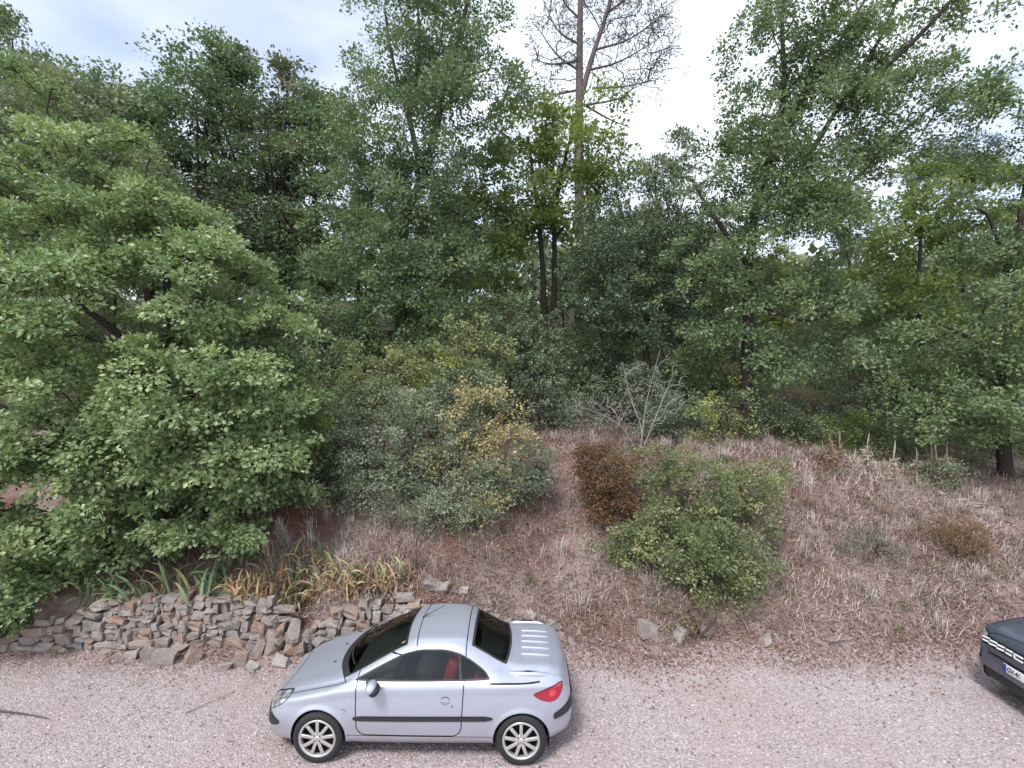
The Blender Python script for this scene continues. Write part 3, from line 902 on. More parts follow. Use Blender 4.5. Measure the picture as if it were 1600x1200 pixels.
shrub('rust_bush', 'rust-brown dying box bush halfway up the bank', 945, 10.6,
      [lob(945, 738, 10.5, 38, 45, 0.4, 110), lob(955, 785, 10.2, 32, 32, 0.4, 55), lob(920, 718, 10.6, 18, 26, 0.3, 24)], L_RUST, 41, ragged=0.05, tint=0.5, tvar=0.2, ln=0.05, wd=0.026, per=75, upw=0.3, rnd=0.9)
shrub('bank_bramble', 'large fresh green bramble bush spilling down the bank', 1085, 10.0,
      [lob(1090, 760, 10.4, 85, 50, 0.7, 120), lob(1050, 850, 9.5, 95, 45, 0.6, 120), lob(1120, 880, 9.2, 60, 60, 0.5, 90), lob(1160, 790, 10.1, 55, 60, 0.5, 70), lob(990, 850, 9.7, 40, 28, 0.4, 30), lob(1195, 740, 10.6, 45, 22, 0.4, 22), lob(1030, 720, 11.0, 55, 26, 0.4, 26), lob(1180, 880, 9.3, 34, 40, 0.3, 22)], L_GREEN, 42, tint=0.48, tvar=0.2, per=75, ln=0.055, wd=0.035)
shrub('wilted_vine', 'thin yellowed vine stems hanging below the green bramble', 1085, 8.8,
      [lob(1090, 945, 8.75, 60, 16, 0.2, 26), lob(1075, 985, 8.5, 25, 14, 0.15, 12)], L_YELL, 43, tint=0.25, per=14, ln=0.045, wd=0.02, minz=0.04)
shrub('dusty_shrub', 'small dusty shrub on the terrace between dead grey shrub and dark oak', 965, 14.0,
      [lob(965, 620, 14.2, 45, 38, 0.6, 40), lob(1000, 600, 14.4, 40, 40, 0.6, 40)], L_SHRUB, 44, tint=0.5, per=45)
shrub('pale_sapling', 'pale yellow-green sapling at the brow beside the dead grey shrub', 1125, 13.4,
      [lob(1130, 635, 13.3, 50, 35, 0.5, 36), lob(1100, 660, 13.2, 40, 22, 0.4, 22)], L_YGRN, 45, tint=0.75, per=26)
shrub('blue_green_shrub', 'blue-green rounded shrub under the large leaning oak', 1190, 14.2,
      [lob(1180, 650, 14, 80, 36, 0.8, 80), lob(1240, 660, 14.0, 50, 30, 0.6, 40)], L_GREY, 46, tint=0.45, ln=0.07)
shrub('mossy_shrub', 'small yellow-green shrub behind the tallest mullein stalks', 1295, 14.2,
      [lob(1290, 680, 14.1, 48, 22, 0.5, 50), lob(1320, 665, 14.4, 30, 24, 0.5, 26)], L_YGRN, 47, tint=0.25, ln=0.055)
shrub('pale_undergrowth', 'dry pale undergrowth shrub in the shade of the leaning oak', 1370, 16,
      [lob(1350, 590, 16, 70, 45, 0.9, 70), lob(1400, 640, 15.6, 60, 28, 0.8, 40)], L_SHRUB, 48, tint=0.55, tvar=0.22, per=40, ln=0.08, wd=0.05)
shrub('terrace_shrub', 'small grey-green shrub among the dry weeds under the terrace oak', 1470, 12.0,
      [lob(1472, 745, 12, 34, 22, 0.35, 36)], L_SHRUB, 49, tint=0.5, ln=0.045, per=50)
shrub('broom_tuft', 'small golden-olive tuft low on the bank above the parked grey car', 1500, 10.2,
      [lob(1500, 838, 10.2, 30, 22, 0.3, 40)], L_RUST, 50, tint=0.85, ln=0.07, wd=0.016, per=50, upw=0.1, rnd=0.9)
shrub('thorn_tuft', 'dull grey thorny tuft on the open dry bank', 1365, 9.9,
      [lob(1365, 855, 9.9, 50, 28, 0.3, 40)], L_SHRUB, 51, tint=0.2, ln=0.04, wd=0.02, per=36)
for i, (px, py, Y, rx, ry, lab) in enumerate([
        (930, 555, 20, 60, 40, 'dark bush beside the pale rock in the wood'), (540, 540, 17, 80, 55, 'shadowed bush under the tall oak with the bent trunk'),
        (760, 470, 20, 70, 50, 'dark bush below the yellow-green oak'), (470, 600, 15, 60, 60, 'dark bush behind the big pale tree at the terrace brow'),
        (1330, 520, 18, 70, 45, 'dim bush behind the dry pale undergrowth'), (1440, 600, 15.5, 60, 35, 'dark bush between dry undergrowth and terrace oak'),
        (1080, 600, 16.5, 60, 35, 'dark bush at the foot of the rounded evergreen oak'), (320, 520, 16, 90, 70, 'shadowed bush in the wood behind the big pale tree')]):
    shrub('understorey_bush', lab, px, Y, [lob(px, py, Y, rx, ry, 1.0, 90), lob(px + rx * .4, py + ry * .5, Y - .3, rx * .7, ry * .6, .8, 40)], L_HOLM if i % 2 else L_OAK, 60 + i,
          tint=0.55, ln=0.10, wd=0.065, per=50, spread=0.32)
# shrubs at the wall foot end and near the drive
shrub('ivy_mound', 'dark leafy mound at the end of the stone wall', 40, 8.9,
      [lob(30, 940, 8.9, 70, 40, 0.5, 60), lob(90, 890, 9.2, 70, 35, 0.5, 50)], L_MAPLE, 71, tint=0.3, ln=0.075, wd=0.055)

for i, (px, py, Y, rx, ry, mt, lab) in enumerate([
        (520, 700, 11.6, 45, 50, L_SHRUB, 'thin grey-green shrub beside the red earth scar'), (560, 580, 14.5, 70, 60, L_GREEN, 'leafy green shrub at the brow behind the broad grey-green shrub'),
        (500, 640, 13.5, 50, 40, L_SHRUB, 'small grey shrub at the brow beside the big pale tree'), (780, 520, 16, 60, 50, L_GREY, 'grey-green shrub above the golden sapling, at the foot of the wood'),
        (870, 640, 14.6, 40, 30, L_SHRUB, 'low dusty shrub at the brow before the round dark bush'), (1050, 650, 14.0, 50, 30, L_SHRUB, 'low grey shrub behind the dead grey shrub'),
        (730, 620, 12.4, 50, 50, L_SHRUB, 'twiggy grey-green shrub between fresh green sprays and golden sapling'), (1385, 690, 14.5, 60, 26, L_GREY, 'low shrub behind the lone tall mullein')]):
    shrub('brow_shrub', lab, px, Y, [lob(px, py, Y, rx, ry, .7, 70), lob(px - rx * .3, py + ry * .5, Y - .2, rx * .8, ry * .6, .6, 40)], mt, 130 + i, tint=0.5, ln=0.07, wd=0.045, per=60, spread=0.26)

# the dead grey shrub
rng = np.random.default_rng(81)
bx = gp(1000, 12.6)
plant('dead_shrub', 'dead leafless grey shrub with spiky branches at the brow of the bank', 'shrub',
      [stem([bx, W(1002, 670, 12.6), W(985, 620, 12.7), W(972, 565, 12.8)], 0.024, 0.006), stem([bx, W(1025, 650, 12.5), W(1050, 590, 12.5)], 0.02, 0.006),
       stem([bx, W(965, 662, 12.4), W(900, 632, 12.3)], 0.02, 0.006), stem([bx, W(1010, 630, 12.9), W(1032, 545, 13.0)], 0.018, 0.005)],
      [lob(990, 625, 12.7, 70, 65, 0.7, 170), lob(935, 645, 12.4, 60, 30, 0.5, 110), lob(1050, 605, 12.6, 30, 55, 0.4, 80)], None, BARK_GREY, 81, parts=('branches', 'x'), r_tip=0.0055, step=0.13, wob=0.35, expo=0.28)

# ------------------------------------------------------------------ grass, litter
def blades(n, x0, x1, y0, y1, rng, lmin, lmax, w, lie=0.6, maskseed=None, mthr=0.0, yfun=None):
    X = rng.uniform(x0, x1, n); Y = rng.uniform(y0, y1, n)
    if maskseed is not None:
        m = fbm(X * 0.9, Y * 0.9, maskseed) + rng.normal(0, 0.06, n) > mthr
        X, Y = X[m], Y[m]; n = len(X)
    Z = hgt(X, Y)
    ok = (Z > 0.0) & (Y > foot_line(X) + np.abs(rng.normal(0.0, 0.35, n)) * (wall_amount(X) < 0.3)) & (np.hypot((X + 4.25) / 1.0, (Y - 10.2) / 0.7) > 0.75 + rng.normal(0, .15, n))
    X, Y, Z = X[ok], Y[ok], Z[ok]; n = len(X)
    a = rng.uniform(0, 2 * np.pi, n)
    tilt = np.clip(rng.normal(lie, 0.35, n), 0.05, 1.5)
    d = np.stack([np.cos(a) * np.sin(tilt), np.sin(a) * np.sin(tilt) - 0.12, np.cos(tilt)], 1)
    l_ = rng.uniform(lmin, lmax, n)
    s = np.stack([-np.sin(a), np.cos(a), 0 * a], 1) * (w * rng.uniform(0.6, 1.3, n))[:, None]
    B = np.stack([X, Y, Z - 0.01], 1)
    mid = B + d * (l_ * 0.55)[:, None]
    tip = B + d * l_[:, None]; tip[:, 2] -= l_ * rng.uniform(0.05, 0.45, n); 
    tip[:, 2] = np.maximum(tip[:, 2], Z + 0.01)
    V = np.stack([B - s, B + s, mid + s * 0.8, mid - s * 0.8, tip], 1).reshape(-1, 3)
    tri = np.array([[0, 1, 2], [0, 2, 3], [3, 2, 4]])
    T = (tri[None] + 5 * np.arange(n)[:, None, None]).reshape(-1, 3)
    patch = 0.40 + 1.5 * fbm(X * 0.5, Y * 0.5, 44) + 0.22 * smooth(3.5, 7.5, X + (Y - 11) * 0.8)
    tn = np.repeat(np.clip(patch + rng.normal(0, 0.2, n), 0, 1), 5)
    return V, T, tn


M_STRAW = mat_tint('straw', [(0.0, (0.17, 0.115, 0.095)), (0.3, (0.31, 0.23, 0.20)), (0.6, (0.47, 0.385, 0.35)), (1.0, (0.64, 0.57, 0.53))], 0.85)
V, T, tn = blades(112000, -7.5, 16, 8.3, 15.5, np.random.default_rng(5), 0.08, 0.34, 0.006, 0.85, maskseed=66, mthr=-0.10)
tag(link('dry_grass', mesh_np('dry_grass', V, T, tn), M_STRAW), 'matted dry pinkish straw grass covering the bank', 'grass', kind='stuff')
M_DEADSTEM = mat_tint('dead_stem', [(0.0, (0.10, 0.06, 0.045)), (0.5, (0.28, 0.20, 0.17)), (1.0, (0.50, 0.43, 0.40))], 0.85)
V, T, tn = blades(16000, -7, 16, 8.6, 14.5, np.random.default_rng(6), 0.25, 0.62, 0.004, 0.55, maskseed=77, mthr=0.0)
tag(link('dead_stems', mesh_np('dead_stems', V, T, tn), M_DEADSTEM), 'taller dead weed stems standing in the dry grass', 'grass', kind='stuff')


rg = np.random.default_rng(19)
def tussocks(n, per, rg, lmin, lmax, x0, x1, y0, y1):
    X = rg.uniform(x0, x1, n); Y = rg.uniform(y0, y1, n)
    kp = Y > foot_line(X) + 0.25
    X, Y = X[kp], Y[kp]
    k = rg.integers(per // 2, per * 3 // 2, len(X))
    ii = np.repeat(np.arange(len(X)), k); N = len(ii)
    bx_ = X[ii] + rg.normal(0, .05, N); by_ = Y[ii] + rg.normal(0, .05, N); bz_ = hgt(bx_, by_)
    a = rg.uniform(0, 6.28, N); tl = np.abs(rg.normal(.45, .3, N)); l_ = (rg.uniform(lmin, lmax, len(X)))[ii] * rg.uniform(.6, 1.2, N)
    d = np.stack([np.cos(a) * np.sin(tl), np.sin(a) * np.sin(tl) - .1, np.cos(tl)], 1)
    s = np.stack([-np.sin(a), np.cos(a), 0 * a], 1) * 0.005
    B_ = np.stack([bx_, by_, bz_ - .01], 1); M_ = B_ + d * (l_ * .55)[:, None]; E_ = B_ + d * l_[:, None]; E_[:, 2] -= l_ * .28
    V = np.stack([B_ - s, B_ + s, M_ + s * .8, M_ - s * .8, E_], 1).reshape(-1, 3)
    T = (np.array([[0, 1, 2], [0, 2, 3], [3, 2, 4]])[None] + 5 * np.arange(N)[:, None, None]).reshape(-1, 3)
    return V, T, np.repeat(np.clip(rg.normal(.55, .22, len(X))[ii] + rg.normal(0, .12, N), 0, 1), 5)


V, T, tn = tussocks(420, 46, rg, .22, .50, -6.5, 15.5, 8.6, 14.2)
tag(link('grass_tussocks', mesh_np('grass_tussocks', V, T, tn), M_STRAW), 'pale tufts of dry grass standing up from the bank', 'grass', kind='stuff')
M_WEEDG = mat_tint('green_weed', [(0.0, (0.08, 0.10, 0.045)), (0.6, (0.17, 0.19, 0.09)), (1.0, (0.30, 0.29, 0.14))], 0.7)
V, T, tn = tussocks(170, 30, rg, .10, .28, -6.5, 15.5, 8.5, 13.6)
tag(link('green_weeds', mesh_np('green_weeds', V, T, tn), M_WEEDG), 'sparse green weeds among the dry grass', 'weeds', kind='stuff')
tb = Tubes()
for _ in range(320):
    x = rg.uniform(-6.5, 15); y = rg.uniform(8.5, 13.8); a = rg.uniform(0, 3.14); l_ = rg.uniform(.2, .9)
    s_ = np.linspace(-.5, .5, 5) * l_
    px_ = x + s_ * math.cos(a) + rg.normal(0, .03, 5); py_ = y + s_ * math.sin(a) * .6 + rg.normal(0, .03, 5)
    tb.add(np.stack([px_, py_, hgt(px_, py_) + rg.uniform(.02, .16) + rg.normal(0, .03, 5)], 1), np.linspace(.008, .003, 5) * rg.uniform(.6, 1.4), 4)
tag(link('dead_twigs', tb.mesh('dead_twigs'), BARK_GREY), 'bleached dead twigs strewn over the bank', 'twigs', kind='stuff')


def litter(n, x0, x1, y0, y1, rng, s, yp=None):
    X = rng.uniform(x0, x1, n); Y = rng.uniform(y0, y1, n)
    if yp is not None:
        Y = foot_line(X) + rng.normal(0.05, 0.35, n) - (rng.random(n) < 0.30) * rng.exponential(0.5, n)
    Z = np.maximum(hgt(X, Y), drive_z(X, Y)) + 0.012 + rng.random(n) * 0.02
    a = rng.uniform(0, 6.28, n)
    nr = unit(np.stack([rng.normal(0, .4, n), rng.normal(0, .4, n) - .15, np.ones(n)], 1))
    ax = unit(np.cross(nr, np.stack([np.cos(a), np.sin(a), 0 * a], 1))); sd = np.cross(nr, ax)
    P = np.stack([X, Y, Z], 1); l_ = (s * rng.uniform(.6, 1.4, n))[:, None]
    V = np.stack([P - ax * l_, P + sd * l_ * .5 + nr * l_ * .2, P + ax * l_, P - sd * l_ * .5 + nr * l_ * .2], 1).reshape(-1, 3)
    T = (np.array([[0, 1, 2], [0, 2, 3]])[None] + 4 * np.arange(n)[:, None, None]).reshape(-1, 3)
    return V, T, np.repeat(np.clip(rng.normal(.45, .25, n), 0, 1), 4)


M_LITTER = mat_tint('fallen_leaf', [(0.0, (0.075, 0.04, 0.03)), (0.4, (0.17, 0.095, 0.07)), (0.75, (0.30, 0.20, 0.16)), (1.0, (0.45, 0.36, 0.32))], 0.8)
r_ = np.random.default_rng(8)
A = litter(17000, -7.5, 15, 8.6, 13, r_, 0.026)
B = litter(17000, -9.0, 10, 8.2, 9.0, r_, 0.020, yp=8.32)
V = np.vstack([A[0], B[0]]); T = np.vstack([A[1], B[1] + len(A[0])]); tn = np.concatenate([A[2], B[2]])
tag(link('leaf_litter', mesh_np('leaf_litter', V, T, tn), M_LITTER), 'fallen brown leaves on the bank and along its foot', 'leaves', kind='stuff')
C_ = litter(11000, -22, 22, 15, 27, r_, 0.06)
tag(link('forest_litter', mesh_np('forest_litter', *C_), M_LITTER), 'brown leaf litter on the floor of the wood', 'leaves', kind='stuff')

rg = np.random.default_rng(91)
n = 3400
X = rg.uniform(-6.5, 15.5, n); Y = rg.uniform(8.55, 14.5, n)
keep = fbm(X * 0.8, Y * 0.8, 55) + rg.normal(0, .08, n) > -0.04
X, Y = X[keep], Y[keep]; n = len(X)
c0 = np.stack([X, Y, hgt(X, Y) + rg.uniform(0.03, 0.20, n)], 1)
o_ = unit(np.stack([rg.normal(0, .5, n), rg.normal(-.3, .5, n), np.ones(n)], 1))
L_DRY = mat_leaf('dry_weed', [(0.0, (0.10, 0.065, 0.05)), (0.4, (0.20, 0.135, 0.11)), (0.75, (0.30, 0.235, 0.19)), (1.0, (0.30, 0.30, 0.19))], 0.15, 0.7, 0.2)
V, T, tn = leaves(c0, o_, rg, per=21, spread=0.16, flat=0.8, ln=0.040, wd=0.018, tint=0.42, tvar=0.2, upw=0.4, rnd=0.9)
tag(link('dry_weeds', mesh_np('dry_weeds', V, T, tn), L_DRY), 'low brown withered weeds covering the bank', 'weeds', kind='stuff')

# ------------------------------------------------------------------ stones
t = NT('limestone')
oi = t.n('ShaderNodeObjectInfo'); tcn = t.n('ShaderNodeTexCoord')
geo = t.n('ShaderNodeNewGeometry')
f1 = t.noise(9, 6, 0.65, geo.outputs['Position']); f2 = t.noise(45, 5, 0.7, geo.outputs['Position'])
base = t.ramp(oi.outputs['Random'], [(0.0, (0.268, 0.236, 0.224)), (0.22, (0.427, 0.378, 0.353)), (0.4, (0.342, 0.266, 0.230)), (0.55, (0.525, 0.454, 0.420)), (0.7, (0.403, 0.295, 0.246)), (0.84, (0.451, 0.289, 0.213)), (0.93, (0.378, 0.336, 0.319)), (1.0, (0.586, 0.519, 0.482))])
lich = t.ramp(f1, [(0.42, (0, 0, 0)), (0.62, (0.75, 0.75, 0.75))])
c = t.mix(lich, base, (0.46, 0.42, 0.40))
c = t.mix(0.7, c, t.ramp(f2, [(0.25, (0.45, 0.43, 0.42)), (0.6, (1.0, 1.0, 1.0)), (0.85, (1.25, 1.22, 1.2))]), 'MULTIPLY')
M_STONE = t.done(t.principled(c, 0.92, normal=t.bump(t.noise(26, 7, 0.72, geo.outputs['Position']), 1.0, 0.05), spec=0.2))


def stone_mesh(k):
    rng = np.random.default_rng(900 + k)
    idx = {}; V = []; Q = []
    g = [-1, 0, 1]

    def vid(p):
        if p not in idx:
            idx[p] = len(V); V.append(p)
        return idx[p]
    for ax in range(3):
        for sgn in (-1, 1):
            for i in range(2):
                for j in range(2):
                    q = []
                    for (a, b) in ((i, j), (i + 1, j), (i + 1, j + 1), (i, j + 1)):
                        p = [0, 0, 0]; p[ax] = sgn; p[(ax + 1) % 3] = g[a]; p[(ax + 2) % 3] = g[b]
                        q.append(vid(tuple(p)))
                    Q.append(q if sgn > 0 else q[::-1])
    V = np.array(V, float)
    n = np.linalg.norm(V, axis=1, keepdims=True)
    V = V / n ** rng.uniform(0.0, 0.20)
    V = V + rng.normal(0, 0.11, V.shape)
    V = V / np.abs(V).max(axis=0)
    sh = np.eye(3); sh[0, 2] = rng.normal(0, 0.15); sh[2, 0] = rng.normal(0, 0.12)
    V = V @ sh
    return mesh_np('stone', V * 0.5, np.array(Q), sm=False)


SM = [stone_mesh(k) for k in range(16)]
for m_ in SM:
    m_.materials.append(M_STONE)

rng = np.random.default_rng(42)
wall = empty('dry_stone_wall', (-5.0, 8.40, 0))
tag(wall, 'low dry stone retaining wall with a collapsed gap under the iris bed', 'wall')
CELL = 0.05
x_start, x_end = -8.9, 0.4
NXc, NZc = int((x_end - x_start) / CELL), 18
occ = np.zeros((NXc, NZc), bool)


def wall_top(x):
    v = np.interp(x, [-8.9, -8.3, -7.6, -6.8, -4.6, -4.2, -3.9, -3.4, -3.0, -2.0, -1.2, -0.2, 0.4], [0.22, 0.42, 0.55, 0.80, 0.80, 0.66, 0.34, 0.36, 0.66, 0.72, 0.62, 0.42, 0.25])
    return v


def wall_y(x):
    return 8.40 + 0.05 * math.sin(x * 0.9) + 0.03 * math.sin(x * 2.3)


nst = 0
for iz in range(NZc):
    for ix in range(NXc):
        if occ[ix, iz]:
            continue
        x = x_start + ix * CELL; z = iz * CELL
        if z + 0.03 > wall_top(x):
            continue
        big = rng.random()
        w = int(rng.choice([2, 3, 4, 5, 6, 8], p=[.1, .18, .24, .22, .16, .1])); h_ = int(rng.choice([2, 3, 4], p=[.38, .42, .2]))
        if z + 0.16 > wall_top(x):
            w = max(w, int(rng.choice([4, 6, 9]))); h_ = 2 if big < 0.6 else 3
        while w > 1 and (ix + w > NXc or occ[ix:ix + w, iz].any()):
            w -= 1
        while h_ > 1 and (iz + h_ > NZc or occ[ix:ix + w, iz:iz + h_].any()):
            h_ -= 1
        occ[ix:ix + w, iz:iz + h_] = True
        sx, sz = w * CELL * rng.uniform(1.0, 1.12), h_ * CELL * rng.uniform(1.0, 1.16)
        cx = x + w * CELL / 2 + rng.normal(0, .008); cz = z + h_ * CELL / 2 + rng.normal(0, .008)
        loose = math.exp(-((cx + 3.75) / 0.6) ** 2)
        o = link('stone', SM[int(rng.integers(16))], None, wall,
                 loc=(cx + 5.0, wall_y(cx) - 8.40 + cz * 0.12 + rng.normal(0, .018) + loose * rng.uniform(-.22, .05), cz),
                 rot=(rng.normal(0, .10), rng.normal(0, .12 + .4 * loose), rng.normal(0, .15 + .5 * loose)),
                 scale=(sx, rng.uniform(.18, .30), sz))
        nst += 1
print('wall stones', nst)


def loose_stone(label, px, py, sx, sy, sz, rot=(0, 0, 0), k=0, group=None, name='fallen_stone', sink=0.25):
    x, y, z = ray_ground(px, py)
    o = link(name, SM[k], None, None, loc=(x, y, z + sz * (0.5 - sink)), rot=rot, scale=(sx, sy, sz))
    tag(o, label, 'stone', group)
    return o


loose_stone('pale flat-topped boulder lying on the gravel before the wall', 255, 1035, 0.42, 0.30, 0.24, (0.1, 0.05, 0.2), 1)
loose_stone('grey angular block on the gravel beside the pale boulder', 302, 1032, 0.26, 0.22, 0.22, (0.1, 0.3, 0.6), 2)
loose_stone('small brick-shaped pinkish block on the gravel', 350, 1046, 0.27, 0.13, 0.12, (0, 0, 0.15), 4, name='brick_block', sink=0.1)
loose_stone('dark upright slab standing beside the pinkish block', 377, 1040, 0.22, 0.16, 0.34, (0.1, 0.15, 0.3), 5)
loose_stone('long rounded stone leaning upright in the collapsed gap', 424, 1020, 0.15, 0.16, 0.50, (-0.25, 0.12, 0.1), 7)
loose_stone('brown wedge-shaped stone beside the long leaning stone', 404, 1022, 0.18, 0.2, 0.36, (-0.2, 0.5, 0.3), 8)
loose_stone('broad pale stone slid out of the collapsed gap toward the car', 462, 1022, 0.42, 0.3, 0.26, (0.2, -0.4, 0.1), 10)
loose_stone('flat tilted slab in the upper part of the collapsed gap', 448, 985, 0.42, 0.22, 0.12, (0.3, -0.5, 0.2), 11)
loose_stone('rounded grey boulder sunk in the bank foot below the green bramble', 1010, 990, 0.34, 0.28, 0.32, (0, 0.1, 0.3), 13)
loose_stone('dusty pale stone beside the sunk boulder under the wilted vine', 1062, 996, 0.28, 0.2, 0.18, (0, 0, 0.9), 14)
loose_stone('flat pale stone on top of the wall beside the car roof', 632, 940, 0.38, 0.2, 0.12, (0, 0, 0.1), 3)
loose_stone('whitish rock lying among the weeds on the dry terrace slope', 1555, 800, 0.30, 0.22, 0.16, (0, 0, 0.4), 6)
g_ = 'rubble stones along the foot of the bank'
for i, (px, py) in enumerate([(100, 1020), (165, 1024), (205, 1030), (232, 1028), (330, 1020), (280, 1016), (395, 1046), (440, 1040), (478, 1010), (486, 1035), (512, 990), (860, 985), (876, 1000), (892, 1003), (905, 992), (850, 972), (830, 965), (812, 962), (690, 922), (672, 918), (725, 925), (1322, 1012), (1100, 990), (1195, 1005), (500, 1000), (470, 990), (430, 990), (420, 975)]):
    s = rng.uniform(0.10, 0.22)
    loose_stone('small loose rubble stone fallen at the foot of the bank', px, py, s * rng.uniform(1, 1.5), s, s * rng.uniform(.6, .9), tuple(rng.normal(0, .4, 3)), int(rng.integers(16)), g_, 'rubble_stone')
loose_stone('grey rock outcrop showing under the trees behind the terrace', 912, 572, 1.5, 1.0, 0.75, (0.1, 0, 0.3), 9, name='rock_outcrop')
g2 = 'rocks on the floor of the wood'
for i, (px, py, s) in enumerate([(885, 580, .5), (945, 575, .6), (1375, 600, .5), (1350, 640, .4), (1395, 660, .35), (1300, 655, .4), (540, 655, .4)]):
    loose_stone('weathered grey rock on the shaded floor of the wood', px, py, s * 1.3, s, s * .7, tuple(rng.normal(0, .3, 3)), int(rng.integers(16)), g2, 'forest_rock')
g3 = 'pale stones on the dry terrace slope'
for (px, py) in [(1385, 760), (1425, 770), (1500, 782), (1520, 790), (1580, 805), (1320, 765), (1475, 775), (1545, 780)]:
    s = rng.uniform(.12, .22)
    loose_stone('pale flat stone lying in the dry grass of the terrace slope', px, py, s * 1.6, s, s * .5, tuple(rng.normal(0, .2, 3)), int(rng.integers(16)), g3, 'terrace_stone')

# ------------------------------------------------------------------ iris bed: every leaf a blade of its own
def iris_leaf(k):
    rng = np.random.default_rng(500 + k)
    n = 7
    s = np.linspace(0, 1, n)
    bend = rng.uniform(1.0, 2.1) if k < 5 else rng.uniform(1.6, 2.8)
    ang = 0.25 + bend * s ** 1.6
    dx = np.sin(ang) / (n - 1); dz = np.cos(ang) / (n - 1)
    x = np.concatenate([[0], np.cumsum(dx)[:-1]]); z = np.concatenate([[0], np.cumsum(dz)[:-1]])
    w = 0.045 * (1 - s ** 2.2) ** 0.8 + 0.002
    tw = rng.normal(0, .5) * s
    V = np.concatenate([np.stack([x, w * np.cos(tw), z + w * np.sin(tw)], 1), np.stack([x, -w * np.cos(tw), z - w * np.sin(tw)], 1)])
    i = np.arange(n - 1)
    return mesh_np('leaf', V, np.stack([i, i + 1, i + 1 + n, i + n], 1), sm=True)


t = NT('iris_leaf_green'); oi = t.n('ShaderNodeObjectInfo')
M_IRISG = t.done(t.principled(t.ramp(oi.outputs['Random'], [(0, (0.10, 0.165, 0.085)), (0.6, (0.19, 0.26, 0.14)), (1, (0.30, 0.34, 0.17))]), 0.5, spec=0.4))
t = NT('iris_leaf_dry'); oi = t.n('ShaderNodeObjectInfo')
M_IRISD = t.done(t.principled(t.ramp(oi.outputs['Random'], [(0, (0.22, 0.12, 0.07)), (0.45, (0.40, 0.26, 0.16)), (0.75, (0.46, 0.38, 0.19)), (1, (0.27, 0.29, 0.12))]), 0.7, spec=0.25))
IG = [iris_leaf(k) for k in range(6)]; ID = [iris_leaf(k + 3) for k in range(6)]
for m_ in IG: m_.materials.append(M_IRISG)
for m_ in ID: m_.materials.append(M_IRISD)


def iris(px, py, green, n, ln, label, group):
    x, y, z = ray_ground(px, py)
    e = tag(empty('iris_clump', (x, y, z - 0.02)), label, 'plant', group)
    a0 = rng.uniform(0, 6.28)
    for i in range(n):
        ms = IG if rng.random() < green else ID
        l_ = ln * rng.uniform(.6, 1.25)
        link('leaf', ms[int(rng.integers(6))], None, e, loc=(rng.normal(0, .11), rng.normal(0, .07), 0), rot=(rng.normal(0, .2), rng.normal(0, .25), rng.uniform(0, 6.28)), scale=(l_, rng.uniform(.35, .6), l_))
    return e


for (px, py) in [(135, 945), (180, 940), (228, 938), (262, 925), (300, 925), (335, 915), (360, 893), (395, 880), (318, 938), (210, 955)]:
    iris(px, py, 0.9, 14, 0.62, 'green iris clump with arching sword leaves at the top of the wall', 'green iris clumps')
for (px, py) in [(372, 925), (400, 915), (430, 905), (455, 925), (480, 905), (505, 922), (530, 915), (560, 925), (590, 925), (615, 918), (630, 905), (415, 940), (445, 945), (470, 942), (500, 935), (545, 935), (420, 880), (460, 880), (500, 890), (385, 945), (575, 912), (520, 900)]:
    iris(px, py, 0.13, 26, 0.46, 'withered iris clump with curled tan leaves above the wall', 'withered iris clumps')
for (px, py) in [(440, 862), (492, 868), (515, 880), (455, 910), (560, 895), (602, 905)]:
    iris(px, py, 0.85, 10, 0.44, 'small fresh green iris fan among the withered clumps', 'fresh iris fans among withered ones')

# ------------------------------------------------------------------ mulleins on the terrace
M_MULL = mat_simple('dry_mullein', (0.23, 0.165, 0.115), 0.9, var=0.5, scale=60)
M_MULLP = mat_simple('pale_mullein', (0.36, 0.32, 0.24), 0.9, var=0.3, scale=60)


def mullein(px, py_base, py_top, mat, label, Y=12.2, group=None, seed=0):
    rg = np.random.default_rng(seed)
    x = (px - 800) / F * Y
    z = h1(x, Y)
    top = CAMH - (py_top - 600) / F * Y
    H = max(0.5, top - z)
    e = tag(empty('mullein', (x, Y, z - 0.02)), label, 'plant', group)
    P = np.stack([0.06 * np.sin(np.linspace(0, 3, 12) + seed) * np.linspace(0, 1, 12), 0 * np.linspace(0, 1, 12), np.linspace(0, H, 12)], 1)
    r = np.array([.014, .013, .012, .012, .012, .020, .026, .027, .026, .024, .018, .006]) * 0.68
    tb = Tubes(); tb.add(P, r * (1 + 0.22 * rg.standard_normal(12)).clip(.5), 7)
    link('stalk', tb.mesh('stalk'), mat, e)
    n = 34
    zc = rg.uniform(0.03, 0.6, n) * H
    cen = np.stack([rg.normal(0, .03, n), rg.normal(0, .03, n), zc], 1)
    a = rg.uniform(0, 6.28, n); o_ = np.stack([np.cos(a), np.sin(a), -0.5 * np.ones(n)], 1)
    V, T, tn = leaves(cen, unit(o_), rg, per=4, spread=0.05, ln=0.11, wd=0.035, upw=0.3, rnd=0.7)
    link('leaves', mesh_np('leaves', V, T, tn), mat, e)


